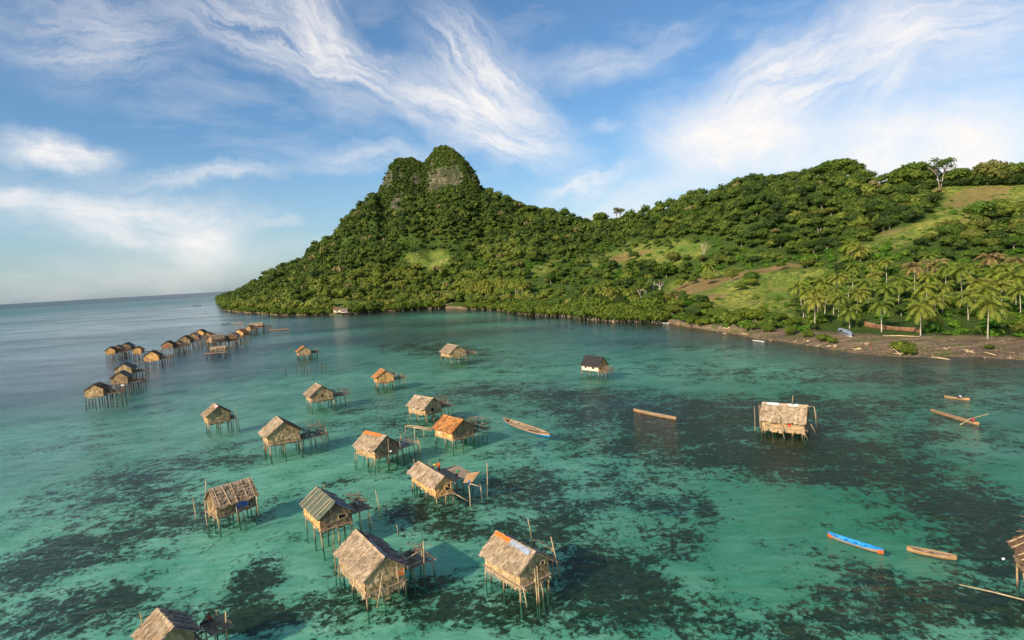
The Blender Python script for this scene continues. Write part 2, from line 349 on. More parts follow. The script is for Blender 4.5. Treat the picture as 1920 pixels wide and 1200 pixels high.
near = np.clip(1-(dsh-r_f)/60, 0, 1)*(az_f > AZL)
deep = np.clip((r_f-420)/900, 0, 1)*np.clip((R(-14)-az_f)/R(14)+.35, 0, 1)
deep = np.maximum(deep, .75*np.clip((R(-10)-az_f)/R(22), 0, 1)*np.clip((r_f-110)/220, 0, 1))  # widened on the left to put the bluer sky reflection into the bed colour
dk = np.clip((PX3-900)/900, 0, 1)*.85*np.clip(.7+(fbm(X3/40, Y3/40, 3, 91).ravel()-.5)*2.2, 0, 1.2)  # sand turns darker green towards the right, in patches
reef = 1-(1-reef*.97)*(1-.29*np.clip(1-(r_f-200)/300, 0, 1))
zb = -1.35 - deep*5 + near*.9
V3 = np.stack([X3.ravel(), Y3.ravel(), zb], 1); nr = len(rr)
ii, jj = np.meshgrid(np.arange(len(aa)-1), np.arange(nr-1), indexing='ij'); k = (ii*nr+jj).ravel()
sb = npmesh('seabed', V3, np.stack([k, k+nr, k+nr+1, k+1], 1), True, {'reef': reef, 'deep': deep, 'near': near, 'darkgreen': dk})
mt, t = newmat('seabed'); pos = t.n('ShaderNodeNewGeometry').outputs['Position']
rip = t.n('ShaderNodeTexNoise', i={'Scale': .9, 'Detail': 3., 'Roughness': .6}); t.l(t.mapping(pos, (.45, 1.3, 1)), rip.inputs['Vector'])
na = t.noise(pos, .13, 6, .64, .3); nb = t.noise(pos, .60, 5, .68, .5); nf = t.noise(pos, 1.5, 4, .7); nc = t.noise(t.mapping(pos, (.35, 1, 1), (0, 0, R(12))), .25, 5, .6)
mixn = t.math('ADD', t.math('MULTIPLY', na, .34), t.math('ADD', t.math('MULTIPLY', nb, .42), t.math('MULTIPLY', nc, .24)))
thr = t.mapr(t.attr('reef'), 0, 1, .37, .57)
np_ = t.noise(pos, 1.3, 5, .7, .8); mixn = t.math('ADD', t.math('MULTIPLY', mixn, .66), t.math('MULTIPLY', np_, .34))
msk = t.mapr(t.math('SUBTRACT', thr, mixn), -.03, .035, 0, 1, True)
spk = t.mapr(t.noise(pos, .55, 3, .5), .68, .74, 0, .75); msk = t.math('MAXIMUM', msk, t.math('MULTIPLY', spk, t.mapr(t.attr('reef'), .1, .35)))
sand = t.mix(t.mapr(na, .35, .65), (.18, .54, .36), (.48, .88, .65)); sand = t.mix(t.mapr(nf, .3, .7, 0, .35), sand, (.17, .36, .24)); sand = t.mix(t.mapr(rip.outputs['Fac'], .4, .7, 0, .3), sand, (.6, .95, .72))
sand = t.mix(t.attr('darkgreen'), sand, (.022, .36, .18))
rf = t.mix(t.mapr(nf, .35, .7), (.018, .036, .026), (.075, .115, .062)); rf = t.mix(t.mapr(nb, .5, .7, 0, .5), rf, (.10, .09, .05))
c = t.mix(msk, sand, rf); c = t.mix(t.attr('deep'), c, (.09, .23, .29)); c = t.mix(t.math('MULTIPLY', t.attr('near'), .92), c, (.10, .085, .05))  # deep: depth plus the bluer sky reflection on the left; near shore: brown bottom, with the trees' dark reflection put into its colour
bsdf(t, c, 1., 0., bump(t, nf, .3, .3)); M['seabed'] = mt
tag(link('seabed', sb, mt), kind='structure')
# deep floor far out and all round, so nothing is open under the water
rr2 = np.array([0, 5000, 95000.]); mbf = MB(); N = 96
for i in range(N):
    a, b = 2*math.pi*i/N, 2*math.pi*(i+1)/N; mbf.tri((0, 0, -9), (95000*math.sin(b), 95000*math.cos(b), -9), (95000*math.sin(a), 95000*math.cos(a), -9))
mt, t = newmat('deep_seabed'); bsdf(t, (.02, .075, .17), 1, 0); tag(mbf.build('deep_seabed', mt), kind='structure')

mt, t = newmat('water'); g_ = t.n('ShaderNodeNewGeometry'); pos = g_.outputs['Position']
w1 = t.noise(t.mapping(pos, (.26, .85, 1), (0, 0, R(-14))), .85, 6, .66, .5); w2 = t.noise(t.mapping(pos, (.6, 1.5, 1), (0, 0, R(10))), 2.4, 4, .6, .3)
w3 = t.noise(t.mapping(pos, (.03, .09, 1), (0, 0, R(-10))), 1., 4, .5)
hsum = t.math('ADD', t.math('MULTIPLY', w1, 1.1), t.math('MULTIPLY', w2, .2))
wst = t.mapr(w3, .35, .7, .55, 1.15)
bn = t.n('ShaderNodeBump', i={'Distance': .32}); t.l(hsum, bn.inputs['Height']); t.l(wst, bn.inputs['Strength'])
fr = t.n('ShaderNodeFresnel', i={'IOR': 1.333}); t.l(bn.outputs[0], fr.inputs['Normal'])
plen = t.n('ShaderNodeVectorMath', operation='LENGTH'); t.l(pos, plen.inputs[0]); refl_fade = t.math('MULTIPLY', t.mapr(plen.outputs['Value'], 60, 330, .55, .90), t.mapr(plen.outputs['Value'], 700, 2200, 1, .38))   # reflection strength set by hand with distance from the camera, dimmed near and far
w4 = t.noise(t.mapping(pos, (.006, .012, 1)), 1., 3, .5)
fac = t.math('MULTIPLY', t.math('MULTIPLY', fr.outputs[0], refl_fade), t.mapr(w4, .35, .65, .75, 1.3), clamp=True)
gl = t.n('ShaderNodeBsdfGlossy', i={'Roughness': .10, 'Color': (1, 1, 1, 1)}); t.l(bn.outputs[0], gl.inputs['Normal'])
tr = t.n('ShaderNodeBsdfTransparent'); t.l(t.mix(t.mapr(w1, .36, .64), (.60, .83, .77), (.95, 1, .97)), tr.inputs['Color'])  # ripple contrast of refracted light put into the water tint
df = t.n('ShaderNodeBsdfDiffuse', i={'Color': (.03, .16, .14, 1)})
mx0 = t.n('ShaderNodeMixShader', i={0: .04}); t.l(tr.outputs[0], mx0.inputs[1]); t.l(df.outputs[0], mx0.inputs[2])
mx = t.n('ShaderNodeMixShader'); t.l(fac, mx.inputs[0]); t.l(mx0.outputs[0], mx.inputs[1]); t.l(gl.outputs[0], mx.inputs[2])
o_ = t.n('ShaderNodeOutputMaterial'); t.l(mx.outputs[0], o_.inputs['Surface'])
mw = MB()
for i in range(N):
    a, b = 2*math.pi*i/N, 2*math.pi*(i+1)/N; mw.tri((0, 0, 0), (95000*math.sin(b), 95000*math.cos(b), 0), (95000*math.sin(a), 95000*math.cos(a), 0))
tag(mw.build('sea_water', mt), kind='structure')

# ---------------------------------------------------------------- vegetation
def leafmat(name, cols, transl=.25):
    mt, t = newmat(name); oi = t.n('ShaderNodeObjectInfo').outputs['Random']; at = t.attr('tint')
    v = t.math('FRACT', t.math('ADD', oi, at)); ramp = t.n('ShaderNodeValToRGB'); t.l(v, ramp.inputs[0])
    e = ramp.color_ramp.elements
    while len(e) < len(cols): e.new(.5)
    for k, c in enumerate(cols): e[k].position = k/(len(cols)-1); e[k].color = (*c, 1)
    pos = t.n('ShaderNodeNewGeometry').outputs['Position']; n = t.noise(pos, .5, 3)
    hs = t.n('ShaderNodeHueSaturation', i={'Saturation': 1.0}); t.l(ramp.outputs[0], hs.inputs['Color']); t.l(t.mapr(n, .3, .7, .7, 1.35), hs.inputs['Value'])
    b = t.n('ShaderNodeBsdfPrincipled', i={'Roughness': .6, 'Specular IOR Level': .15}); t.l(hs.outputs[0], b.inputs['Base Color'])
    tl = t.n('ShaderNodeBsdfTranslucent'); t.l(hs.outputs[0], tl.inputs['Color'])
    mx = t.n('ShaderNodeMixShader', i={0: transl}); t.l(b.outputs[0], mx.inputs[1]); t.l(tl.outputs[0], mx.inputs[2])
    o = t.n('ShaderNodeOutputMaterial'); t.l(mx.outputs[0], o.inputs['Surface']); return mt
M['leaf'] = leafmat('forest_leaf', [(.055, .095, .016), (.085, .14, .018), (.12, .17, .024), (.06, .12, .015), (.15, .185, .03), (.05, .085, .02), (.10, .16, .018), (.19, .17, .05), (.055, .095, .016)])
TONES = [('dark green', [(.035, .065, .014), (.05, .085, .016), (.035, .065, .014)]), ('mid green', [(.065, .12, .018), (.085, .15, .02), (.065, .12, .018)]), ('olive green', [(.12, .145, .025), (.15, .165, .03), (.12, .145, .025)]), ('yellowish green', [(.14, .20, .025), (.17, .215, .03), (.14, .20, .025)])]
LT = [leafmat('leaf_tone', c) for _, c in TONES]
def massmat(name, cols):
    m_ = leafmat(name, cols, .2); nt = m_.node_tree; r_ = [n for n in nt.nodes if n.type == 'VALTORGB'][0]; at_ = [n for n in nt.nodes if n.type == 'ATTRIBUTE'][0]
    for l_ in list(r_.inputs[0].links): nt.links.remove(l_)
    nt.links.new(at_.outputs['Fac'], r_.inputs[0]); return m_
M['mass'] = massmat('forest_canopy_leaf', [(.032, .055, .014), (.052, .088, .016), (.075, .118, .019), (.10, .145, .022), (.15, .19, .028), (.22, .235, .04), (.24, .19, .09)])
M['mang'] = leafmat('mangrove_leaf', [(.11, .16, .020), (.15, .19, .022), (.08, .135, .018), (.13, .18, .022), (.11, .16, .02)], .3)
M['shrub'] = leafmat('shrub_leaf', [(.06, .15, .014), (.10, .20, .018), (.15, .21, .025), (.05, .12, .012), (.09, .18, .018), (.06, .15, .014)], .3)
M['palm'] = leafmat('palm_leaf', [(.19, .25, .035), (.26, .29, .04), (.14, .21, .03), (.31, .29, .055), (.20, .25, .035)], .35)
M['drypalm'] = leafmat('dry_palm_leaf', [(.27, .20, .08), (.30, .21, .08), (.25, .23, .07)], .3)
def woodmat(name, c1, c2, sc=(6, 6, 1), rough=.85, bs=.4):
    mt, t = newmat(name); oc = t.n('ShaderNodeTexCoord').outputs['Object']; oi = t.n('ShaderNodeObjectInfo').outputs['Random']
    cv = t.n('ShaderNodeVectorMath', operation='ADD'); t.l(oc, cv.inputs[0]); cx = t.n('ShaderNodeCombineXYZ'); t.l(t.math('MULTIPLY', oi, 37.), cx.inputs[0]); t.l(cx.outputs[0], cv.inputs[1])
    n = t.noise(t.mapping(cv.outputs[0], sc), 1.6, 6, .65); n2 = t.noise(cv.outputs[0], .7, 3, .5)
    c = t.mix(t.mapr(n, .32, .68), c1, c2); hs = t.n('ShaderNodeHueSaturation'); t.l(c, hs.inputs['Color']); t.l(t.mapr(n2, .3, .7, .7, 1.3), hs.inputs['Value'])
    bsdf(t, hs.outputs[0], rough, .2, bump(t, n, bs, .04)); return mt
M['bark'] = woodmat('bark', (.22, .18, .14), (.42, .36, .28)); M['paletrunk'] = woodmat('pale_trunk', (.42, .38, .3), (.62, .56, .46))
M['dbark'] = woodmat('dark_bark', (.07, .055, .04), (.16, .12, .08))

def crown_arrays(r, lobes, nq, ls, core=.72, up=.35, rs=None):
    """lobes: list of (x,y,z,rx,rz). returns V,Q,T"""
    rs = rs or np.random.default_rng(1); Vs = []; Ts = []; F4 = []; F3 = []; k = 0
    tot = sum(l[3]**2 for l in lobes)
    ico = bpy_ico()
    for (x, y, z, rx, rz) in lobes:
        n = max(6, int(nq*rx*rx/tot)); dr = rs.normal(size=(n, 3)); dr[:, 2] += up; dr /= np.linalg.norm(dr, axis=1)[:, None]
        rad = (.62+.55*rs.random(n)**.6)[:, None]*(1+.18*np.sin(dr[:, :1]*7+x)*np.sin(dr[:, 1:2]*6+y)); C = np.array([x, y, z]) + dr*np.array([rx, rx, rz])*rad
        nm = dr + rs.normal(size=(n, 3))*.45; nm /= np.linalg.norm(nm, axis=1)[:, None]
        a = np.cross(nm, rs.normal(size=(n, 3))); a /= np.linalg.norm(a, axis=1)[:, None]; b = np.cross(nm, a)
        s = (ls*rs.uniform(.6, 1.35, n))[:, None]; s2 = s*rs.uniform(.5, .9, n)[:, None]
        q = np.stack([C-a*s-b*s2*.6, C+a*s*.3-b*s2, C+a*s+b*s2*.4, C-a*s*.2+b*s2], 1); Vs.append(q.reshape(-1, 3)); tn = rs.normal(0, .035, n) + rs.normal(0, .03); Ts.append(np.repeat(tn, 4))
        F4.append(k + np.arange(n*4).reshape(n, 4)); k += n*4
        if core:
            iv, if_ = ico; jv = iv*(1+rs.normal(0, .10, (len(iv), 1))); Vs.append(np.array([x, y, z]) + jv*np.array([rx, rx, rz])*core); Ts.append(np.zeros(len(iv))); F3.append(k + if_); k += len(iv)
    return np.concatenate(Vs), [np.concatenate(F4)] + ([np.concatenate(F3)] if F3 else []), np.concatenate(Ts)
_ico = None
def bpy_ico():
    global _ico
    if _ico is None:
        p = (1+5**.5)/2; v = np.array([(-1, p, 0), (1, p, 0), (-1, -p, 0), (1, -p, 0), (0, -1, p), (0, 1, p), (0, -1, -p), (0, 1, -p), (p, 0, -1), (p, 0, 1), (-p, 0, -1), (-p, 0, 1)], float); v /= np.linalg.norm(v[0])
        f = np.array([(0, 11, 5), (0, 5, 1), (0, 1, 7), (0, 7, 10), (0, 10, 11), (1, 5, 9), (5, 11, 4), (11, 10, 2), (10, 7, 6), (7, 1, 8), (3, 9, 4), (3, 4, 2), (3, 2, 6), (3, 6, 8), (3, 8, 9), (4, 9, 5), (2, 4, 11), (6, 2, 10), (8, 6, 7), (9, 8, 1)])
        _ico = (v, f)
    return _ico
def lobeset(n, R_, zc, rz, rs):
    L = [(0, 0, zc+rz*.25, R_*.62, rz*.7)]
    for k in range(n-1):
        a = 2*math.pi*(k/(n-1)) + rs.uniform(-.4, .4); q = R_*rs.uniform(.38, .66); r = R_*rs.uniform(.34, .5)
        L.append((q*math.cos(a), q*math.sin(a), zc + rs.uniform(-.35, .35)*rz, r, r*rs.uniform(.6, .85)))
    return L
# individual tree prototypes
def tree_proto(kind, idx):
    rs = np.random.default_rng(100+idx+{'f': 0, 'm': 50, 's': 80}[kind]); rd = random.Random(idx)
    if kind == 'f': R_, Ht, n, nq, ls = 4.6, 9.5, 8, 2000, .36
    elif kind == 'm': R_, Ht, n, nq, ls = 3.6, 4.6, 9, 1500, .30
    else: R_, Ht, n, nq, ls = 3.0, 12, 5, 700, .34
    zc = Ht*.50 if kind == 'f' else Ht*.70 if kind == 's' else Ht*.58
    Ls = lobeset(n, R_, zc, R_*.5 if kind != 'm' else 1.9, rs)
    V, Q, Tn = crown_arrays(R_, Ls, nq, ls, .66 if kind != 's' else .45, .35, rs)
    cm = npmesh('crown', V, Q, False, {'tint': Tn}); cm.materials.append(M['mang'] if kind == 'm' else M['leaf'])
    tb = MB(); hb = zc*.5
    if kind == 'm':
        for k in range(5):
            a = k*1.3+idx; tb.tube([(math.cos(a)*.9, math.sin(a)*.9, -.8), (math.cos(a)*.35, math.sin(a)*.35, .9), (math.cos(a+1)*.5, math.sin(a+1)*.5, 1.9), (math.cos(a)*1.6, math.sin(a)*1.6, zc)], [.10, .13, .12, .05], 5)
    else:
        tb.tube([(0, 0, -1.2), (.1, .05, hb*.5), (.15, -.1, hb)], [.34, .26, .2], 7)
        for (x, y, z, rx, rz) in Ls[1:]:
            tb.tube([(.12, -.05, hb*rd.uniform(.7, 1)), (x*.45, y*.45, (hb+z)*.5), (x, y, z)], [.17, .1, .04], 5)
    tm = tb.mesh('trunk', True); tm.materials.append(M['bark'] if kind != 's' else M['paletrunk']); return cm, tm
FP = [tree_proto('f', i) for i in range(8)]; FT = []
for tn_ in range(4):
    FT.append([])
    for c_, t_ in FP:
        c2_ = c_.copy(); c2_.materials.clear(); c2_.materials.append(LT[tn_]); FT[-1].append((c2_, t_))
MP = [tree_proto('m', i) for i in range(6)]; SP = [tree_proto('s', i) for i in range(3)]
def put_tree(name, pr, loc, sc, label, cat, group, rs=random):
    e = empty(name, loc, rs.uniform(0, 6.28)); e.scale = (sc*rs.uniform(.8, 1.2), sc*rs.uniform(.8, 1.2), sc*rs.uniform(.8, 1.12)); tag(e, label, cat, group)
    link('crown', pr[0], None, e); link('trunk', pr[1], None, e); return e

# sample forest positions
sp = 6.6; gx = np.arange(-1150, 780, sp); gy = np.arange(110, 2300, sp); GX, GY = np.meshgrid(gx, gy); GX = GX.ravel() + rng.uniform(-.45, .45, GX.size)*sp; GY = GY.ravel() + rng.uniform(-.45, .45, GY.size)*sp
# the steep twin summit needs its own samples, evenly spread over the slope instead of over the map
n_ = 3200; pa_ = rng.uniform(azpx(706), azpx(908), n_); D0_, D1_, _, _ = colpar(pa_); ps_ = np.where(rng.random(n_) < .8, rng.uniform(.86, .985, n_), rng.uniform(.78, 1.02, n_)); pd_ = D0_+ps_*(D1_-D0_); PK0 = len(GX)
GX = np.append(GX, pd_*np.sin(pa_)); GY = np.append(GY, pd_*np.cos(pa_)); PKF = np.zeros(len(GX), bool); PKF[PK0:] = True
ga = np.arctan2(GX, GY); gd = np.hypot(GX, GY); ok = (ga > AZL+R(.15)) & (ga < AZR-R(3)); GX, GY, ga, gd, PKF = GX[ok], GY[ok], ga[ok], gd[ok], PKF[ok]
d0, d1, h1, px_ = colpar(ga); bw = BW(px_); ok = (gd > d0+np.maximum(bw-2, 4)) & (gd < d0+(d1-d0)*1.03)
GX, GY, ga, gd, d0, d1, px_, PKF = [q[ok] for q in (GX, GY, ga, gd, d0, d1, px_, PKF)]
GZ = height(ga, gd); qx, qy = proj(np.stack([GX, GY, GZ], 1)); qn = (fbm(GX/14, GY/14, 3, 31)-.5)*20
cov = np.maximum(pmask(qx, qy, GRASS, 4, qn), np.maximum(pmask(qx, qy, SOIL, 4, 0), pmask(qx, qy, ROCK, 4, qn*.5)))
# low-growth zone: coast on the right under the palms
PALMZ = [[(1480, 640), (1485, 520), (1560, 480), (1640, 462), (1700, 470), (1930, 470), (1930, 660), (1700, 650)]]
pz = pmask(qx, qy, PALMZ, 6, qn*.5)
LOWZ = [[(1260, 610), (1200, 560), (1190, 520), (1250, 480), (1310, 450), (1340, 448), (1420, 470), (1500, 480), (1600, 455), (1640, 470), (1500, 500), (1480, 640)],
        [(930, 565), (960, 500), (1100, 460), (1200, 450), (1250, 480), (1200, 520), (1180, 570)], [(740, 520), (760, 450), (880, 455), (920, 500), (850, 520)]]
lz = pmask(qx, qy, LOWZ, 8, qn)
u = rng.uniform(size=GX.size)
wpk0 = (px_ > 700) & (px_ < 912) & ((gd-d0)/(d1-d0) > .80)
HULLZ = [[(1550, 645), (1556, 606), (1600, 600), (1738, 604), (1745, 645)]]; hz_ = pmask(qx, qy, HULLZ, 2) > .5
isl = (cov < .5) & ~hz_
depth_thin = np.where(wpk0, 1.6, np.where(gd > 900, 1.0, 1.1))
meadow_tree = (pmask(qx, qy, GRASS[:2], 2) > .5) & (rng.random(GX.size) < .08) & ~hz_
tall = (isl | (PKF & (rng.random(GX.size) < .08))) & (u < np.where(pz > .5, .16, np.where(lz > .5, .28, .80*depth_thin))) | meadow_tree
low = isl & ~tall & (rng.uniform(size=GX.size) < np.where((pz > .5), .9, np.where(lz > .5, .9, np.where(wpk0, .95, .45))))
lowg = (~isl) & (pmask(qx, qy, GRASS, 4, qn) > .5) & (pmask(qx, qy, SOIL, 4, 0) < .3) & (fbm(GX/26, GY/26, 3, 77) > .49) & (u < .62) & (gd < 1200)
low = (low | lowg) & ~hz_
low = low | ((pmask(qx, qy, [SOIL[1]], 4, 0) > .5) & (rng.random(GX.size) < .35)); lowg = lowg | (pmask(qx, qy, [SOIL[1]], 4, 0) > .5)
SKY = [(1680, 300), (1930, 300), (1930, 345), (1680, 345)]
wpk = (px_ > 700) & (px_ < 912) & ((gd-d0)/(d1-d0) > .80)
scl = np.exp(rng.normal(-.08, .30, GX.size)).clip(.45, 1.75)*(.75+.6*fbm(GX/60, GY/60, 2, 55)); scl = np.where(gd > 900, scl*1.1, scl); scl = np.where(wpk, np.clip(scl, .6, 1.3)*.55, scl)
scl = np.where((qx > 1640) & ((gd-d0)/(d1-d0) > .9), scl*.7, scl)
ti = np.where(tall)[0]; ti = ti[np.argsort(gd[ti]/scl[ti])]; ind, mass = ti[:270], ti[270:]
# nearest ones as individuals
ZP = [(1100, 'on the mountain foot behind the mangroves'), (1200, 'on the slope below the upper meadow'), (1300, 'between the two grass clearings'), (1400, 'around the brown ploughed field'), (1500, 'on the slope behind the ploughed field'),
      (1600, 'on the slope left of the palm grove'), (1700, 'above the left part of the palm grove'), (1800, 'above the middle of the palm grove'), (3000, 'above the right end of the palm grove')]
def zone(x, y):
    zp = [b for a, b in ZP if x < a][0]
    return zp + (', under the ridge' if y < 395 else ', halfway up' if y < 450 else ', low down' if y < 520 else ', near the shore')
for k in ind:
    z_ = zone(qx[k], qy[k]); sz = 'small round' if scl[k] < .95 else 'mid sized' if scl[k] < 1.2 else 'spreading'
    tn_ = int(np.clip((fbm(np.array([GX[k]/45]), np.array([GY[k]/45]), 2, 8)[0]-.25)*4.5 + rng.normal(0, 1.0) + (.7 if qy[k] > 470 else 0), 0, 3.99))
    put_tree('broadleaf_tree', FT[tn_][rng.integers(8)], (GX[k], GY[k], GZ[k]-.5), scl[k]*(.55 if pz[k] > .5 else .72), sz+' '+TONES[tn_][0]+' tree '+z_, 'tree', 'broadleaf trees of the hillside')
def massmesh(name, idx, nvar, lob, R_, Ht, nq, ls, mat, label, cat, core=.8, seed=5, sink=.3):
    Vs = []; F4 = []; F3 = []; Tn = []; k0 = 0; var = rng.integers(nvar, size=len(idx))
    for v in range(nvar):
        rs = np.random.default_rng(seed*31+v); V, Q, Tl = crown_arrays(R_, lobeset(lob, R_, Ht*.5, R_*.62, rs), nq, ls, core, .4, rs)
        ids = idx[var == v]; m_ = len(ids)
        if not m_: continue
        an = rng.uniform(0, 6.28, m_); c, s = np.cos(an), np.sin(an); sc = scl[ids]
        X = (V[None, :, 0]*c[:, None] - V[None, :, 1]*s[:, None])*sc[:, None] + GX[ids][:, None]; Y = (V[None, :, 0]*s[:, None] + V[None, :, 1]*c[:, None])*sc[:, None] + GY[ids][:, None]
        Z = V[None, :, 2]*(sc*np.exp(rng.normal(0, .12, m_)))[:, None] + GZ[ids][:, None] - sink
        Vs.append(np.stack([X, Y, Z], 2).reshape(-1, 3)); off = k0 + np.arange(m_)*len(V); F4.append((Q[0][None]+off[:, None, None]).reshape(-1, 4)); F3.append((Q[1][None]+off[:, None, None]).reshape(-1, 3)); k0 += m_*len(V)
        if mat is M['mass']:
            lowness = np.clip(1-(gd[ids]-d0[ids])/(d1[ids]-d0[ids])/.55, 0, 1); bb = .25 + .42*(fbm(GX[ids]/55, GY[ids]/55, 3, 8)-.25) + .30*lowness + rng.normal(0, .16, m_); bb = np.where(rng.random(m_) < .02, .97, np.clip(bb, 0, .86)); Tn.append((Tl[None]*.8 + bb[:, None]).ravel())
        else: Tn.append((Tl[None] + (rng.uniform(0, 1, m_)*.6 + .4*fbm(GX[ids]/70, GY[ids]/70, 2, 8))[:, None]).ravel())
    me = npmesh(name, np.concatenate(Vs), [np.concatenate(F4), np.concatenate(F3)], False, {'tint': np.concatenate(Tn)})
    o = link(name, me, mat); tag(o, label, cat, kind='stuff'); return o
mn, mf = mass[gd[mass] < 620], mass[gd[mass] >= 620]
massmesh('hill_forest', mn, 10, 6, 4.4, 9.5, 400, .43, M['mass'], 'dense dark green forest covering the right hand hill', 'forest')
massmesh('mountain_forest', mf, 12, 4, 4.6, 9.0, 160, .68, M['mass'], 'dense green forest covering the twin peaked mountain', 'forest', seed=9)
li = np.where(low)[0]; s_keep = scl.copy(); scl = scl*np.where(lowg, .45, np.where(pz > .5, .8, .75))
massmesh('undergrowth', li, 8, 5, 3.4, 3.2, 150, .40, M['shrub'], 'bright green bushes and undergrowth on the lower slopes', 'undergrowth', seed=13, sink=.6)
scl = s_keep
print('trees', len(ind), len(mn), len(mf), len(li))

# mangroves along the water line
mg = [(1440, 622, .7), (1482, 628, .8), (1515, 632, .6), (1300, 610, 1.1), (1318, 612, .9), (1360, 606, 1.2), (1450, 606, 1.0), (1490, 612, .9), (1415, 603, 1.2), (1375, 612, 1.15), (1345, 600, 1.5), (1283, 606, 1.15), (1225, 600, .9), (1191, 603, 1.0), (1150, 600, 1.2), (1112, 597, 1.2), (1393, 600, 1.5), (1430, 592, .9), (1408, 620, .7), (1465, 600, .7), (1260, 590, 1.2), (1320, 585, 1.3), (1235, 585, .9), (1690, 660, .8), (1705, 666, .6), (1545, 640, .7), (1560, 645, .5), (1855, 655, .4)]
for x in np.arange(426, 1235, 8):
    if 620 < x < 655 or 828 < x < 870: continue
    ys = np.interp(x, [p[0] for p in SHORE], [p[1] for p in SHORE]); mg.append((x+random.uniform(-3, 3), ys+.6-random.uniform(0, 1.2), random.uniform(1.4, 2.6)))
for x in np.arange(500, 1240, 12):
    if 550 < x < 690 or 830 < x < 960: continue
    ys = np.interp(x, [p[0] for p in SHORE], [p[1] for p in SHORE]); mg.append((x+random.uniform(-4, 4), ys-3-random.uniform(0, 4), random.uniform(2.2, 3.4)))
for k, (x, y, s) in enumerate(mg):
    if y > 560 and x > 1500: g = onland(x, y)
    else:
        g = atz(x, y, .2)
        if k < 24: g = onland(x, y)
    z_ = 'on the brown beach below the palm grove' if x > 1500 else ('at the left end of the brown beach' if x > 1400 else 'at the water edge below the field, right part' if x > 1330 else 'at the water edge below the field, middle' if x > 1275 else 'at the water edge below the field, left part') if x > 1200 else 'on the mid bay shore' if x > 950 else 'at the mountain foot'
    lab = (('tall' if s > 3 else 'broad') if s >= 2.2 else 'small rounded' if s < 1.5 else 'mid sized')+' mangrove '+z_ + (', ' + ('left of the cream house' if x < 540 else 'beside the cream house' if x < 700 else 'left of the landing' if x < 830 else 'right of the landing') if x <= 950 else ', '+('left end' if x < 995 else 'left of the middle' if x < 1045 else 'middle' if x < 1100 else 'right of the middle' if x < 1150 else 'right end') if x <= 1200 else '')
    put_tree('mangrove_tree', MP[k % 6], (g.x, g.y, max(g.z, 0)-.2), s*(1 if k < 28 else .8), lab, 'tree', 'mangroves ' + z_)

# palms
def palm_proto(idx, dry=False):
    rd = random.Random(idx+40); mb = MB(); nf = 20
    for k in range(nf):
        a = k*2.399 + rd.uniform(-.2, .2); e0 = R(75) - (k/nf)*R(95) + rd.uniform(-.15, .15); Lf = rd.uniform(3.5, 4.5); n = 11; p = Vector((0, 0, 0)); e = e0
        pts = [p.copy()]
        for j in range(n):
            e -= R(7.5 + 4.5*j/n)*(1 if e0 > 0 else .7); p = p + Vector((math.cos(a)*math.cos(e), math.sin(a)*math.cos(e), math.sin(e)))*Lf/n; pts.append(p.copy())
        side = Vector((-math.sin(a), math.cos(a), 0))
        for j in range(1, n+1):
            d = (pts[j]-pts[j-1]).normalized(); up = side.cross(d); wl = .95*math.sin(math.pi*min(1, (j+.8)/(n+1.4)))**.6
            for sg in (-1, 1):
                for q in (0, .5):
                    b = pts[j-1].lerp(pts[j], q); tip = b + side*sg*wl*.62 + d*wl*.42 - Vector((0, 0, wl*rd.uniform(.25, .6))); wv = d*.085
                    mb.quad(tuple(b-wv), tuple(b+wv), tuple(tip+wv*.5), tuple(tip-wv*.5))
        mb.tube(pts[::2] + [pts[-1]], .03, 3, False)
    for k in range(6):
        a = k*1.05; mb.tube([(math.cos(a)*.22, math.sin(a)*.22, -.1), (math.cos(a)*.3, math.sin(a)*.3, -.3), (math.cos(a)*.26, math.sin(a)*.26, -.5)], [.08, .16, .06], 5)
    me = mb.mesh('crown'); at = me.attributes.new('tint', 'FLOAT', 'POINT'); at.data.foreach_set('value', np.repeat(np.random.default_rng(idx).uniform(0, .25, (len(mb.v)+3)//4), 4)[:len(mb.v)].astype(np.float32))
    me.materials.append(M['drypalm'] if dry else M['palm']); return me
PC = [palm_proto(i) for i in range(5)]; PD = [palm_proto(9, True), palm_proto(12, True)]
def palm(cx, cy, bx, by, dry=False, sc=1., label='', group='coconut palms', Hmin=None):
    if bx > 1470: sc *= 1.28
    b = onland(bx, by); D = math.hypot(b.x, b.y); a, e = azel(cx, cy); top = Vector((D*math.sin(a), D*math.cos(a), H + D*math.tan(e)))
    hh = max(top.z-b.z, Hmin or 3.0); r = empty('coconut_palm', b, random.uniform(0, 6.28)); tag(r, label, 'palm tree', group)
    off = Vector((top.x-b.x, top.y-b.y, 0)); off = Matrix.Rotation(-r.rotation_euler.z, 3, 'Z') @ off
    mb = MB(); pts = [Vector((0, 0, -.4))] + [Vector((off.x*t**1.6, off.y*t**1.6, hh*t)) for t in (.15, .4, .7, 1)]
    mb.tube(pts, [.26, .17, .14, .12, .13], 6); mb.build('trunk', M['paletrunk'], r, True)
    c = link('crown', random.choice(PD if dry else PC), None, r); c.location = pts[-1]; c.scale = (sc, sc, sc*random.uniform(.85, 1.1)); return r
PL = [((1496, 537), (1505, 594)), ((1528, 563), (1528, 616)), ((1591, 582), (1593, 617)), ((1651, 570), (1653, 623)), ((1727, 577), (1726, 630)), ((1854, 570), (1852, 635))]
PLL = ['tall coconut palm with a curved trunk at the grass edge, leftmost of the palm grove', 'coconut palm in front of the grove, left of the stranded blue boat', 'short coconut palm right behind the stranded blue boat', 'coconut palm standing before the left end of the long beached hull', 'coconut palm standing before the right end of the long beached hull', 'tall pale trunked coconut palm alone at the right end of the beach']
for k, (c, b) in enumerate(PL): palm(*c, *b, sc=1.25 if k != 5 else 1.45, label=PLL[k])
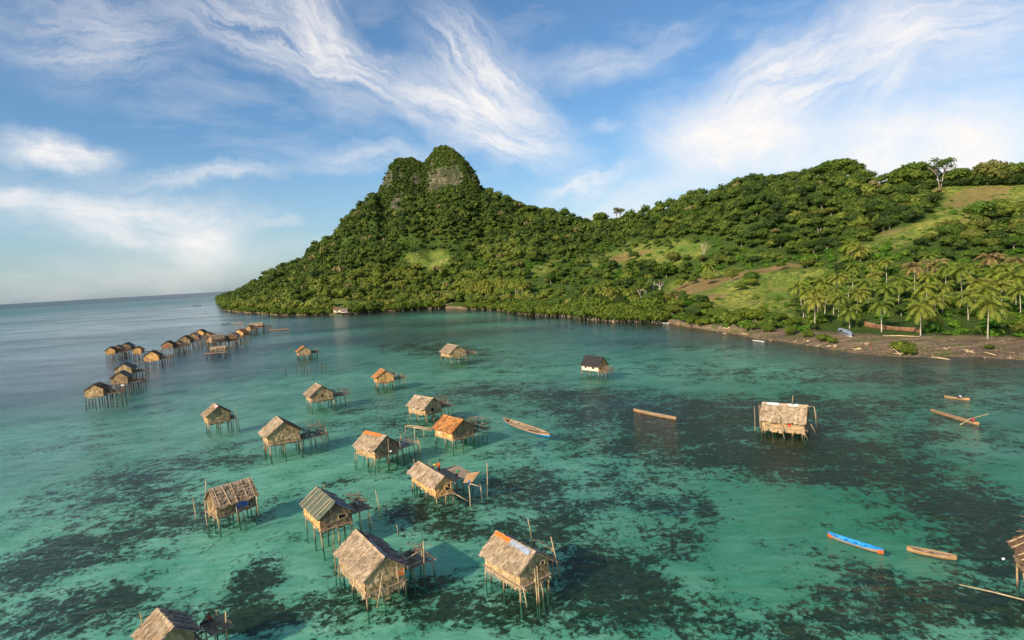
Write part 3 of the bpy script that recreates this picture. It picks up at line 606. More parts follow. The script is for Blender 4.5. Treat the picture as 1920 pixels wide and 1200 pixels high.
PG = [(1566, 545, 590), (1542, 530, 580), (1590, 515, 568), (1675, 520, 562), (1688, 527, 572), (1731, 540, 592), (1800, 507, 566), (1813, 555, 600), (1708, 488, 535), (1640, 515, 570), (1610, 548, 594), (1832, 530, 582), (1865, 515, 566), (1890, 553, 603), (1902, 520, 574),
      (1740, 518, 565), (1770, 535, 588), (1755, 560, 600), (1690, 505, 545), (1660, 540, 590), (1625, 530, 582), (1575, 560, 600), (1510, 550, 596), (1785, 520, 570), (1845, 545, 594), (1875, 535, 588), (1912, 545, 600), (1550, 555, 592), (1720, 505, 556), (1820, 500, 548), (1600, 500, 548), (1635, 495, 540),
      (1570, 520, 575), (1705, 550, 598), (1880, 500, 548), (1660, 490, 530), (1775, 500, 540), (1925, 500, 560), (1930, 560, 610), (1740, 480, 512), (1530, 545, 592)]
for (x, y, b) in [p_ for i_, p_ in enumerate(PG) if i_ % 5 != 3]:
    sz_ = random.uniform(.9, 1.4); lb = ('broad' if sz_ > 1.32 else 'slim')+' yellow green coconut palm in the '+('front' if b > 585 else 'middle' if b > 562 else 'back')+' of the dense grove, '+('left part' if x < 1620 else 'left of its middle' if x < 1710 else 'right of its middle' if x < 1800 else 'right part')
    palm(x, y, x+random.uniform(-4, 4), b, sc=sz_, label=lb, group='coconut palms of the dense grove')
for (x, y, b) in [(1715, 500, 545), (1755, 495, 526), (1858, 484, 508), (1910, 490, 514)]: palm(x, y, x, b, True, 1.35, {1715: 'leftmost', 1755: 'second from left', 1858: 'second from right', 1910: 'rightmost'}[x]+' of the dry brown fronded palms at the top edge of the grove', 'brown palms at the top of the grove')
palm(1612, 468, 1612, 488, sc=1.3, label='coconut palm standing alone on the slope above the palm grove'); palm(1328, 498, 1331, 527, sc=1.7, label='single coconut palm beside the brown ploughed field')
palm(1595, 462, 1597, 480, sc=1.3, label='small palm on the slope just left of the lone palm above the grove')
for x, y, n_ in ((1156, 541, 'second from right'), (1181, 545, 'rightmost'), (1125, 538, 'third from left'), (1140, 545, 'third from right'), (949, 543, 'leftmost'), (1100, 540, 'second from left')): palm(x, y, x+1, y+22, sc=1.5, label=n_+' of the coconut palms behind the mid bay mangroves', group='coconut palms behind the mid bay mangroves')
for k in range(30): 
    x = random.uniform(862, 985); y = random.uniform(527, 548); palm(x, y, x+1, y+16, sc=random.uniform(1.5, 1.9), label='tall coconut palm in the '+('upper ' if y < 534 else 'middle ' if y < 541 else 'lower ')+('left' if x < 900 else 'middle' if x < 945 else 'right')+' of the cluster above the small landing', group='coconut palms above the small landing', Hmin=9)
for k in range(36):
    x = random.uniform(655, 800); y = random.uniform(494, 545); palm(x, y, x+1, y+10, sc=random.uniform(1.5, 2.0), label='coconut palm in the lower mountain forest, '+('upper ' if y < 510 else 'middle ' if y < 528 else 'lower ')+('left' if x < 700 else 'middle' if x < 750 else 'right')+' of the scattered palms', group='coconut palms on the lower mountain', Hmin=9)

# crest trees with visible trunks, bare trees
def bigtree(px, pyb, pyt, wid, label, pr=None, name='ridge_tree', group=None):
    b = onland(px, pyb); D = math.hypot(b.x, b.y); hh = H + D*math.tan(azel(px, pyt)[1]) - b.z; pr = pr or random.choice(FP)
    e = empty(name, (b.x, b.y, b.z-.4), random.uniform(0, 6)); s = hh/9.5; sx = wid/F*D/9.2; e.scale = (sx, sx, s); tag(e, label, 'tree', group); cc_ = link('crown', pr[0], None, e); cc_.scale = (1.1, 1.1, 1.35 if hh > 9 else 1.1); cc_.location.z = -1.6; link('trunk', pr[1], None, e); return e
bigtree(1575, 330, 292, 52, 'largest dark domed tree crowning the right hand hill', FP[1]); bigtree(1545, 332, 303, 40, 'dark tree just left of the largest tree on the hill top', FP[2])
bigtree(1602, 332, 300, 30, 'dark tree just right of the largest tree on the hill top', FP[5])
bigtree(1712, 345, 297, 40, 'flat topped dark tree on the ridge left of the bare trunked pair', FP[3]); bigtree(1690, 345, 309, 34, 'rounded ridge tree at the left end of the row beside the grass', FP[6])
bigtree(1735, 350, 305, 34, 'dark ridge tree directly behind the bare trunked pair', FP[0])
bigtree(1790, 344, 310, 40, 'brownish ridge tree with a short thick trunk behind the grass', FP[4]); bigtree(1820, 343, 315, 34, 'dense low ridge tree right of the short trunked one', FP[7])
bigtree(1858, 342, 293, 46, 'tallest dark tree at the right end of the ridge', FP[2]); bigtree(1880, 343, 310, 44, 'broad dark tree beside the tallest one at the ridge end', FP[1]); bigtree(1905, 342, 299, 42, 'last dark ridge tree at the right edge of the photo', FP[3])
bigtree(1840, 344, 318, 30, 'small dark bush tree between the two taller groups on the ridge', FP[5])
bigtree(1126, 411, 394, 30, 'pale round tree standing in the dip of the ridge', FP[3]); 
bigtree(1408, 523, 500, 25, 'round dark bush tree standing alone beside the ploughed field', FP[6]); bigtree(1250, 520, 486, 34, 'dark round tree left of the upper meadow', FP[0])
MD = []
for c_, t_ in MP:
    c2_ = c_.copy(); c2_.materials.clear(); c2_.materials.append(LT[0]); MD.append((c2_, t_))
for k, (x, y, s_) in enumerate([(1690, 341, 1.5), (1703, 344, 1.3), (1718, 347, 1.7), (1733, 350, 1.5), (1748, 352, 1.5), (1777, 347, 1.2), (1802, 345, 1.5), (1812, 345, 1.8), (1827, 344, 1.7), (1838, 344, 1.9), (1850, 343, 1.7), (1864, 343, 2.0), (1876, 343, 1.7), (1889, 343, 1.9), (1902, 343, 1.8), (1915, 343, 1.9), (1787, 346, 1.1)]):
    b_ = onland(x, y); put_tree('ridge_bush', MD[k % 6], (b_.x, b_.y, b_.z-.8), s_*1.35, ('big' if s_ > 1.65 else 'low')+' dark bush under the ridge trees, '+('left of the bare trunked pair' if x < 1760 else 'behind the middle of the hilltop grass' if x < 1830 else 'at the right end of the ridge'), 'bush', 'bushes along the grassy ridge').children[0].location.z = -1.3
def bare(px, pyb, pyt, label, seed, n=7, mat='paletrunk', leaf=None):
    b = onland(px, pyb); D = math.hypot(b.x, b.y); hh = H + D*math.tan(azel(px, pyt)[1]) - b.z; rd = random.Random(seed); e = empty('bare_tree', (b.x, b.y, b.z-.3)); tag(e, label, 'bare tree'); mb = MB(); tips = []
    for j in (0, 1):
        x0 = (j-.5)*hh*.12; lean = (j-.5)*hh*.3; mb.tube([(x0*.3, 0, 0), (x0, 0, hh*.25), (x0+lean*.4, 0, hh*.55)], [hh*.022, hh*.017, hh*.012], 6)
        for k in range(n):
            z = hh*rd.uniform(.4, .55); t_ = Vector((x0+lean*.4+rd.uniform(-.35, .35)*hh, rd.uniform(-.3, .3)*hh, hh*rd.uniform(.75, 1))); mb.tube([(x0+lean*.35, 0, z), (x0+lean*.5+t_.x*.2, t_.y*.3, hh*.68), t_], [hh*.013, hh*.01, hh*.004], 4); tips.append(t_)
    mb.build('trunk', M[mat], e, True)
    if leaf:
        V, Q, Tn = crown_arrays(1, [(t_.x, t_.y, t_.z, hh*.17, hh*.10) for t_ in tips], 1600, .40, .5, .4, np.random.default_rng(seed)); cm = npmesh('crown', V, Q, False, {'tint': Tn}); link('crown', cm, M['leaf'], e)
bare(1763, 354, 300, 'tall tree with forked pale trunk and thin crown beside the hilltop grass', 3, mat='bark', leaf=True)
bare(1232, 566, 522, 'white forked bare tree above the mangroves', 4, 8); bare(1215, 566, 532, 'slender pale trunked tree left of the white forked tree', 5, 5, leaf=True); bare(1206, 572, 530, 'thin pale tree leaning beside the white forked tree', 8, 4, leaf=True)
bare(1160, 411, 391, 'thin greyish open crowned tree in the dip of the ridge', 12, 8, mat='bark', leaf=True)
bare(1320, 478, 452, 'short dead pale tree on the grass above the ploughed field', 6, 5); bare(1536, 440, 408, 'tree with several pale stems in the middle of the hill forest', 7, 5, leaf=True)

# ---------------------------------------------------------------- huts
def thatch(name, c1, c2, c3=None, sc=(5, 1.2, 1.2)):
    mt, t = newmat(name); oc = t.n('ShaderNodeTexCoord').outputs['Object']; oi = t.n('ShaderNodeObjectInfo').outputs['Random']
    cx = t.n('ShaderNodeCombineXYZ'); t.l(t.math('MULTIPLY', oi, 41.), cx.inputs[0]); t.l(t.math('MULTIPLY', oi, 17.), cx.inputs[2]); cv = t.n('ShaderNodeVectorMath', operation='ADD'); t.l(oc, cv.inputs[0]); t.l(cx.outputs[0], cv.inputs[1])
    n = t.noise(t.mapping(cv.outputs[0], sc), 2.2, 6, .7); n2 = t.noise(cv.outputs[0], .9, 4, .6)
    c = t.mix(t.mapr(n, .34, .66), c1, c2)
    if c3: c = t.mix(t.mapr(n2, .5, .68, 0, .85), c, c3)
    hs = t.n('ShaderNodeHueSaturation'); t.l(c, hs.inputs['Color']); t.l(t.math('ADD', t.mapr(n2, .3, .7, .8, 1.2), t.attr('tint')), hs.inputs['Value'])
    bsdf(t, hs.outputs[0], .9, .1, bump(t, n, .7, .06)); return mt
W_ = {'straw': thatch('straw_thatch', (.27, .185, .11), (.60, .45, .29), (.44, .35, .26)), 'tan': thatch('tan_thatch', (.24, .155, .09), (.50, .36, .22), (.34, .27, .2)), 'orange': thatch('orange_thatch', (.34, .12, .035), (.62, .27, .08), (.45, .2, .08)),
      'grey': thatch('grey_thatch', (.17, .12, .095), (.38, .285, .225), (.26, .2, .17)), 'brown': thatch('brown_thatch', (.13, .075, .045), (.30, .18, .10), (.2, .14, .1)), 'dark': thatch('dark_sheet', (.02, .018, .018), (.06, .055, .055)),
      'green': thatch('green_sheet', (.09, .11, .08), (.15, .17, .12), None, (.3, 2, 1)), 'blue': thatch('blue_grey_sheet', (.07, .11, .16), (.22, .28, .33), None, (4, .5, 1)), 'cream': thatch('cream_boards', (.55, .45, .32), (.75, .66, .5), None, (1, 1, 6)),
      'wallstraw': thatch('woven_wall', (.27, .17, .08), (.62, .43, .22), (.46, .33, .18), (1, 1, 6)), 'wallorange': thatch('orange_wall', (.50, .26, .09), (.78, .46, .18), None, (1, 1, 6)), 'wallbrown': thatch('brown_wall', (.19, .12, .065), (.42, .28, .15), None, (1, 1, 6))}
def plain(name, c, rough=.7, var=.25):
    mt, t = newmat(name); oc = t.n('ShaderNodeTexCoord').outputs['Object']; n = t.noise(oc, 3., 4, .6); hs = t.n('ShaderNodeHueSaturation', i={'Color': (*c, 1)}); t.l(t.mapr(n, .3, .7, 1-var, 1+var), hs.inputs['Value']); bsdf(t, hs.outputs[0], rough, .3); return mt
P_ = {'black': plain('dark_opening', (.012, .010, .008)), 'red': plain('red_cloth', (.55, .03, .02)), 'orangec': plain('orange_tarp', (.85, .17, .02)), 'bluec': plain('blue_tarp', (.04, .12, .5)), 'cyan': plain('cyan_sheet', (.1, .5, .75)), 'white': plain('white_cloth', (.75, .74, .7)),
      'greenc': plain('green_cloth', (.03, .22, .08)), 'yellow': plain('yellow_cloth', (.75, .45, .03)), 'greyblue': plain('grey_blue_sheet', (.30, .35, .42)), 'pink': plain('pink_cloth', (.8, .4, .4)), 'skin': plain('skin', (.22, .11, .06), .6, .1), 'hair': plain('hair', (.01, .008, .007)),
      'hullblue': plain('blue_paint', (.02, .26, .62), .4), 'orangepaint': plain('orange_paint', (.55, .13, .03), .6), 'jeans': plain('dark_trousers', (.03, .04, .08))}
# weathered stilt wood: wet-dark at the tide mark, green of scattering water painted below
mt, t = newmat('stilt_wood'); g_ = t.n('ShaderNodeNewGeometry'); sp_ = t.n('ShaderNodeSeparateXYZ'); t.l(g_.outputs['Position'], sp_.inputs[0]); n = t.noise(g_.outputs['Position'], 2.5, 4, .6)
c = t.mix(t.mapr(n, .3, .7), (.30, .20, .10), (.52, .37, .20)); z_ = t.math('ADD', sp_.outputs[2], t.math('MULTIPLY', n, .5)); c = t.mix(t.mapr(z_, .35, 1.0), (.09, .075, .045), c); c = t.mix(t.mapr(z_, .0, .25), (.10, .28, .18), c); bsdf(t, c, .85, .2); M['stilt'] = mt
M['plank'] = woodmat('plank', (.24, .16, .10), (.45, .33, .22), (1.2, 8, 4)); M['greyplank'] = woodmat('grey_plank', (.20, .145, .10), (.42, .32, .22), (1.2, 8, 4)); M['pole'] = woodmat('pole', (.40, .28, .15), (.60, .46, .28)); M['rust'] = woodmat('red_brown_wood', (.20, .09, .05), (.38, .19, .10), (1.2, 8, 4)); M['brush'] = woodmat('brushwood', (.12, .08, .055), (.30, .22, .16))
M['orangewood'] = woodmat('orange_wood', (.32, .17, .075), (.58, .36, .17), (1.2, 8, 4))

def strips(rd, P, nu, nv, hang=.0, out=.05, rag=.35):
    """overlapping ragged thatch strips over P(u,v)->(point,normal); v=0 eave, v=1 ridge"""
    vs = []; fs = []; tt = []
    for j in range(nv):
        for i in range(nu):
            u0 = (i-rd.uniform(0, .3))/nu; u1 = (i+1+rd.uniform(0, .3))/nu; u0 = max(0, u0); u1 = min(1, u1)
            v0 = (j-rd.uniform(.1, .1+rag) - (hang if j == 0 else 0)*rd.uniform(.3, 1))/nv; v1 = min(1, (j+1.05)/nv); o = out + rd.uniform(0, .13)
            a, n = P(u0, v0); b, _ = P(u1, v0+rd.uniform(-.1, .1)/nv); c, _ = P(u1, v1); d, _ = P(u0, v1); k = len(vs)
            vs += [tuple(a+n*(o+.05)), tuple(b+n*(o+.04)), tuple(c+n*.015), tuple(d+n*.012)]; fs.append((k, k+1, k+2, k+3)); tt += [rd.uniform(-.38, .26)]*4
    return vs, fs, tt
def strip_mesh(mb, rd, P, nu, nv, **k):
    v, f, tt = strips(rd, P, nu, nv, **k); base = len(mb.v); tl = [0.]*base + tt; mb.v += v; mb.f += [tuple(base+q for q in x) for x in f]; return tl
def tinted(mb, name, mat, parent, tl):
    me = mb.mesh(name); at = me.attributes.new('tint', 'FLOAT', 'POINT'); tl = tl + [0.]*(len(mb.v)-len(tl)); at.data.foreach_set('value', np.array(tl, np.float32)); return link(name, me, mat, parent)

DK = {}
def hut(label, center, xd, L, W, sy, ze, wallh=1.35, pitch=.72, roofs=('straw', 'grey'), wall='wallstraw', det=1., seed=0, oh=.32, deck=None, gwin=(), lwin=(), battens=0, patches=(), fringe=False, tall=0, name='stilt_hut', lean=0., group='stilt huts standing in the shallow sea', brush=None, floors='plank', door=None, stx=3, sty=3, ridgecap=True, walls=None, cat='stilt house'):
    rd = random.Random(seed*7+1); xd = Vector((xd.x, xd.y, 0)).normalized(); rz = math.atan2(xd.y, xd.x)
    e = empty(name, (center.x, center.y, 0), rz); tag(e, label, cat, group)
    zf = ze-wallh; zr = ze + (W/2)*pitch; w2 = W/2-oh; l2 = L/2-oh; slope = (zr-ze)/(W/2); oh2 = oh
    ztop = lambda y: zr - abs(y)*slope - .07
    # roof slopes
    for k, sg in enumerate((sy, -sy)):
        mb = MB(); nrm = Vector((0, sg*slope, 1)).normalized(); wy = W/2+.05; ez = zr - wy*slope
        def P(u, v, sg=sg, nrm=nrm, wy=wy, ez=ez): return Vector((-L/2+L*u, sg*wy*(1-v), ez + v*(zr-ez))), nrm
        a, b, c, d = P(0, 0)[0], P(1, 0)[0], P(1, 1)[0], P(0, 1)[0]; th = Vector((0, 0, -.10))
        mb.hexa([a+th, b+th, c+th, d+th, a, b, c, d]) if sg < 0 else mb.hexa([d+th, c+th, b+th, a+th, d, c, b, a])
        tl = []
        mat = roofs[k]
        if mat not in ('dark', 'blue', 'green'):
            tl = strip_mesh(mb, rd, P, max(5, int(L/.42*det)), max(3, int(W*.62/.5*det)), hang=.6, rag=.7)
        ro = tinted(mb, 'roof_slope', W_[mat], e, tl)
        # sub-parts: poles laid down the slope
        nb = battens if k == 0 else max(0, battens-2)
        for q in range(nb):
            u = (q+.5+rd.uniform(-.25, .25))/nb; bt = MB(); bt.tube([P(u, -.06)[0]+nrm*.13, P(u+rd.uniform(-.03, .03), 1.0)[0]+nrm*.12], .05, 4); bt.build('roof_pole', M['pole'], ro)
    if ridgecap:
        mb = MB(); nn = 9
        for q in range(nn):
            x0 = -L/2+L*q/nn; x1 = x0+L/nn*1.08; z0 = zr+.07+rd.uniform(0, .06); y = rd.uniform(.22, .36)
            mb.quad((x0, -y, z0-y*slope), (x1, -y, z0-y*slope), (x1, 0, z0), (x0, 0, z0)); mb.quad((x0, 0, z0), (x1, 0, z0), (x1, y, z0-y*slope), (x0, y, z0-y*slope))
        mb.build('ridge_cap', W_['straw' if roofs[0] in ('straw', 'tan') else roofs[0]], e)
    for (k, u0, u1, v0, v1, mt_) in patches:
        sg = sy if k == 0 else -sy; nrm = Vector((0, sg*slope, 1)).normalized(); mb = MB(); n_ = 4
        for i in range(n_):
            for j in range(2):
                pt = lambda a, b: tuple(Vector((-L/2+L*a, sg*(W/2)*(1-b), ze+b*(zr-ze))) + nrm*(.17+.03*math.sin(a*40+b*9)))
                ua, ub = u0+(u1-u0)*i/n_, u0+(u1-u0)*(i+1)/n_; va, vb = v0+(v1-v0)*j/2, v0+(v1-v0)*(j+1)/2; mb.quad(pt(ua, va), pt(ub, va), pt(ub, vb), pt(ua, vb))
        mb.build('roof_patch', P_[mt_], e)
    # walls
    t_ = .05; wm = walls or (wall, wall, wall, wall)
    for k, (ax, sg) in enumerate((('y', sy), ('x', 1), ('y', -sy), ('x', -1))):
        mb = MB(); tl = []
        if ax == 'y':
            y = sg*w2; mb.box(-l2, l2, min(y, y-sg*t_), max(y, y-sg*t_), zf, ztop(w2))
            nrm = Vector((0, sg, 0)); top = ztop(w2)
            def P(u, v, y=y, top=top, nrm=nrm): return Vector((-l2+2*l2*u, y, zf+(top-zf)*v)), nrm
            nu = max(4, int(L/.5*det))
        else:
            x = sg*l2; x2 = x-sg*t_; pr = [(-w2, zf), (w2, zf), (w2, ztop(w2)), (0, ztop(0)), (-w2, ztop(w2))]; k0 = len(mb.v)
            mb.v += [(x, a, b) for a, b in pr] + [(x2, a, b) for a, b in pr]; mb.f += [tuple(range(k0, k0+5)), tuple(range(k0+9, k0+4, -1))] + [(k0+i, k0+5+i, k0+5+(i+1) % 5, k0+(i+1) % 5) for i in range(5)]
            nrm = Vector((sg, 0, 0))
            def P(u, v, x=x, nrm=nrm):
                y = -w2+2*w2*u; return Vector((x, y, zf+(ztop(y)-zf)*v)), nrm
            nu = max(4, int(W/.5*det))
        if wm[k] not in ('cream',): tl = strip_mesh(mb, rd, P, nu, max(2, int(wallh/.38*det)), hang=(1.5 if fringe else .35), out=.012, rag=.8 if fringe else .4)
        wo_ = tinted(mb, 'wall', W_[wm[k]], e, tl)
    def opening(side, u, v, ww, hh, mt_='black', nm='window'):
        mb = MB(); fb = MB(); o1, o2 = .05, .11
        if side == 'g': c = lambda a, b, o: (l2+o, (-sy)*(-w2+2*w2*a), zf+b)
        else: c = lambda a, b, o: (-l2+2*l2*a, sy*(w2+o), zf+b)
        span = (2*w2 if side == 'g' else 2*l2); du = ww/2/span; a0, a1, b0, b1 = u-du, u+du, v, v+hh
        p = [c(a0, b0, o1), c(a1, b0, o1), c(a1, b1, o1), c(a0, b1, o1)]; q = [c(a0, b0, o2), c(a1, b0, o2), c(a1, b1, o2), c(a0, b1, o2)]; mb.hexa(p+q); wo2 = mb.build(nm, P_[mt_], e)
        for (s0, s1) in (((a0, b0), (a1, b0)), ((a0, b1), (a1, b1)), ((a0, b0), (a0, b1)), ((a1, b0), (a1, b1))): fb.tube([c(*s0, .12), c(*s1, .12)], .035, 4)
        fb.build('frame', M['pole'], wo2)
    for g in gwin: opening('g', *g)
    for g in lwin: opening('l', *g)
    # shaggy fringe of leaf ends under the eaves and, on the rough huts, under the walls
    if det >= 1:
        for (nm_, hz, hw_, hl_, cnt, ln0, ln1, sp_) in ([('eave_fringe', ze-.05, W/2+.04, L/2, int(34*(L+W)/2*.5), .12, .42, .10)] + ([('wall_fringe', zf+.12, w2+.02, l2+.02, int(90*(L+W)/2*.5), .3, 1.0, .22)] if fringe else [])):
            mb = MB()
            for q in range(cnt):
                sd3 = rd.choice(('a', 'a', 'b', 'c')) if nm_ == 'wall_fringe' else rd.choice('ab')
                if sd3 in 'ab': x = rd.uniform(-hl_, hl_); y = (sy if sd3 == 'a' else -sy)*hw_; ox, oy = 0, (1 if y > 0 else -1)
                else: x = hl_; y = rd.uniform(-hw_, hw_); ox, oy = 1, 0
                ll = rd.uniform(ln0, ln1); o_ = rd.uniform(0, sp_*2)*ll; w_ = rd.uniform(.03, .10); tx, ty = rd.uniform(-.2, .2)*ll, rd.uniform(-.2, .2)*ll
                a = (x-w_*oy, y-w_*ox, hz); b = (x+w_*oy, y+w_*ox, hz); mb.tri(a, b, (x+ox*o_+tx, y+oy*o_+ty, hz-ll))
            mb.build(nm_, W_['straw' if roofs[0] in ('straw', 'green') else roofs[0] if roofs[0] not in ('dark',) else 'brown'], e)
    # floor and stilts
    mb = MB(); n_ = max(4, int(L/.45))
    for q in range(n_): mb.box(-L/2+L*q/n_, -L/2+L*(q+.9)/n_, -W/2+.1, W/2-.1, zf-.09, zf-.01)
    for q in (-1, 0, 1): mb.tube([(-L/2-.15, q*(W/2-.45), zf-.16), (L/2+.2, q*(W/2-.45), zf-.16)], .07, 5)
    mb.build('floor', M[floors], e)
    def stilt(x, y, top, r=.085, spread=.25, nm='stilt'):
        if det < 1: r *= 1.45
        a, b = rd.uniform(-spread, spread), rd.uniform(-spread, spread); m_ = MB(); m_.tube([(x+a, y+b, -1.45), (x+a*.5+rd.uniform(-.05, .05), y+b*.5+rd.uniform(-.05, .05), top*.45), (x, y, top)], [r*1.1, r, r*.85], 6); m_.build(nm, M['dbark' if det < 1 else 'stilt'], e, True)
    for i in range(stx):
        for j in range(sty):
            x = -l2+2*l2*i/(stx-1); y = -w2+2*w2*j/(sty-1); stilt(x+rd.uniform(-.15, .15), y+rd.uniform(-.1, .1), zf-.1)
            if rd.random() < .3 and det >= 1: stilt(x+rd.uniform(-.5, .5), y+rd.uniform(-.3, .3), zf-.1, .065, .6)
    inv = Matrix.Rotation(rz, 4, 'Z'); inv.translation = Vector((center.x, center.y, 0)); toW = lambda p: inv @ Vector(p)
    if deck:
        # side: 'o' opposite slope, 's' near slope, 'g' gable ; (side, length, width, shift, dz, material, messy)
        side, dl, dw, shx, dz, dm, mess = deck; zd = zf+dz
        def D(a, b, z):
            if side == 'g': return (L/2-.2+a, b+shx, z)
            if side == 'b': return (-L/2+.2-a, b+shx, z)
            sg = -sy if side == 'o' else sy; return (b+shx, sg*(W/2-.25+a), z)
        mb = MB(); n_ = max(3, int(dl/.28))
        for q in range(n_):
            if mess and rd.random() < .16: continue
            a0, a1 = dl*q/n_, dl*(q+.86)/n_; b0, b1 = -dw/2+rd.uniform(-.2, .12), dw/2+rd.uniform(-.12, .25); z = zd+rd.uniform(-.02, .02)*(3 if mess else 1)
            c0, c1 = D(a0, b0, z), D(a1, b1, z+.05); mb.box(min(c0[0], c1[0]), max(c0[0], c1[0]), min(c0[1], c1[1]), max(c0[1], c1[1]), c0[2], c1[2])
        for b in (-dw*.42, 0, dw*.42): mb.tube([D(-.3, b, zd-.08), D(dl+.25, b, zd-.08)], .06, 5)
        dk_ = mb.build('deck', M[dm], e)
        for i in range(max(2, int(dl/1.3)+1)):
            for b in (-dw*.42, dw*.42):
                c = D(dl*(i+.6)/(int(dl/1.3)+1), b, 0); up_ = rd.choice((0, 0, 0, .8, 1.5)) if mess else 0; stilt(c[0], c[1], zd-.05+up_, .07, .3, 'deck_stilt')
        if brush:
            bd = MB(); nb_ = int(34*brush)
            for q in range(nb_):
                a = rd.uniform(.2, dl); b = rd.uniform(-dw*.5, dw*.5); c = Vector(D(a, b, zd+.12+rd.random()**2*.7*brush)); an = rd.uniform(0, 6.28); ln = rd.uniform(.4, 1.3); dv = Vector((math.cos(an), math.sin(an), rd.uniform(-.25, .7)))*ln/2
                k1 = toW(c-dv); k2 = toW(c+dv); k3 = (k1+k2)/2+Vector((rd.uniform(-.15, .15), rd.uniform(-.15, .15), rd.uniform(0, .2))); k1.z = max(k1.z, zd+.08); bd.tube([k1, k3, k2], rd.uniform(.025, .06)*(1.8 if det < 1 else 1), 4)
            o = bd.build('firewood_pile', M['brush']); tag(o, 'dark sticks heaped on the deck of the ' + (' '.join(label.split(',')[0].split()[:7])), 'firewood', 'firewood piles on the hut decks')
    for q in range(tall):
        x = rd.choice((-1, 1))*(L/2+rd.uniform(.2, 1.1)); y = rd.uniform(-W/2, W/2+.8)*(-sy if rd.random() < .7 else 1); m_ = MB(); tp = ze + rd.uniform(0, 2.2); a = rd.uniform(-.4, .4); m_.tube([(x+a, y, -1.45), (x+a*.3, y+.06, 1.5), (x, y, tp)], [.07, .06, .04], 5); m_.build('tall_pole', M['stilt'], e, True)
    e['deck_z'] = zf; DK[label] = (D if deck else None, toW, zf + (deck[4] if deck else 0)); return e, toW, zf, zr
def hutP(label, p0, pr, pg, base, L=None, W=None, **k):
    g = atz(*base); D = math.hypot(g.x, g.y); el = azel(*p0)[1]; ze = min(max(H + D*math.tan(el), 2.7), 4.6)
    if 'zfix' in k: ze = k.pop('zfix')
    c0 = atz(*p0, ze); c1 = atz(*pr, ze); a = (c0-c1); a.z = 0; Lm = a.length; a.normalize()
    if pg: c2 = atz(*pg, ze); v = c2-c0; b = Vector((-a.y, a.x, 0)); wm = v.dot(b)
    else: b = Vector((-a.y, a.x, 0)); wm = W if b.y > 0 else -W
    Ls = L or min(max(Lm, 3.4), 8.6); Wm = W or min(max(abs(wm), 3.0), 6.2); sg = 1 if wm > 0 else -1
    cen = c0 - a*Ls/2 + b*sg*Wm/2; print('%-40s L %.1f(%.1f) W %.1f(%.1f) ze %.1f az %.0f' % (label[:40], Ls, Lm, Wm, wm, ze, math.degrees(math.atan2(-a.x, -a.y))))
    return hut(label, cen, a, Ls, Wm, -sg, ze, **k)
def hutC(label, c, az, L, W, side, ze=3.7, **k):
    """c: pixel of the footprint's centre on the water; az: direction the ridge runs away in; side: +1 if the right long wall faces us"""
    g = atz(*c); a = -Vector((math.sin(R(az)), math.cos(R(az)), 0)); return hut(label, g, a, L, W, side, ze, **k)

# near and middle huts
h27 = hutP('biggest pale thatched hut, grey back slope slipped open at the ridge, orange gable cloth', (682, 1091), (631, 1033), (745, 1043), (684, 1148), roofs=('straw', 'grey'), seed=27, det=1.5, fringe=True, deck=('o', 4.0, 3.4, .6, .1, 'greyplank', True), brush=1.8, tall=1, battens=4, patches=((1, .42, .98, .86, 1.0, 'greyblue'), (1, .05, .40, .90, 1.0, 'black')), gwin=((.86, .55, .8, .75, 'orangec', 'cloth_panel'),), oh=.22)
h28 = hutP('shaggy straw hut with orange and grey sheets along its ridge, alone at the bottom centre', (975, 1078), (902, 1034), (1028, 1045), (985, 1138), roofs=('straw', 'straw'), seed=28, det=1.5, fringe=True, battens=5, patches=((0, .03, .42, .80, .99, 'orangec'), (0, .44, .93, .74, .97, 'greyblue'), (1, .1, .5, .78, 1., 'bluec')), gwin=((.78, 1.15, .45, .4, 'black', 'window'),), deck=('o', 1.8, 3.2, .4, .2, 'greyplank', True), brush=1.8, tall=2)
h29 = hutP('weathered hut cut by the bottom photo edge, grey back slope and crossed roof poles', (283, 1226), (253, 1187), (362, 1172), (287, 1286), roofs=('tan', 'grey'), seed=29, det=1.5, battens=6, deck=('o', 3.0, 2.6, .3, .2, 'greyplank', True), brush=.6, gwin=((.5, .4, 1.2, .9, 'black', 'doorway'),), tall=1)
h26 = hutP('hut with a green sheet roof striped by poles and a bright orange side wall', (597, 976), (563, 943), (660, 953), (607, 1034), roofs=('green', 'blue'), wall='wallstraw', walls=('wallorange', 'wallbrown', 'wallbrown', 'wallbrown'), seed=26, det=1.3, battens=6, deck=('o', 3.2, 3.4, -.2, .1, 'greyplank', True), brush=2.2, gwin=((.72, .7, 1.0, .5, 'black', 'window'),), tall=2)
h25 = hutP('open fronted brown thatched hut with a blue tarp hanging from the eave', (484, 926), (404, 951), None, (482, 967), W=4.2, roofs=('tan', 'brown'), wall='wallbrown', seed=25, det=1.3, battens=5, lwin=((.67, .15, 1.9, 1.15, 'bluec', 'tarp'), (.86, .2, .7, .9, 'black', 'opening')), tall=2, wallh=1.5, fringe=False, pitch=.85)
h24 = hutP('golden hut with people and a green bundle on its wide plank deck', (815, 914.7), (767, 883), (851, 903), (826, 953), roofs=('straw', 'tan'), wall='wallorange', seed=24, det=1.3, battens=5, deck=('o', 5.0, 5.6, -1.6, .35, 'greyplank', False), gwin=((.72, .45, .8, .9, 'black', 'doorway'),), lwin=((.72, .6, .55, .3, 'black', 'window'), (.80, .15, .5, .3, 'pink', 'cloth_panel')), tall=2)
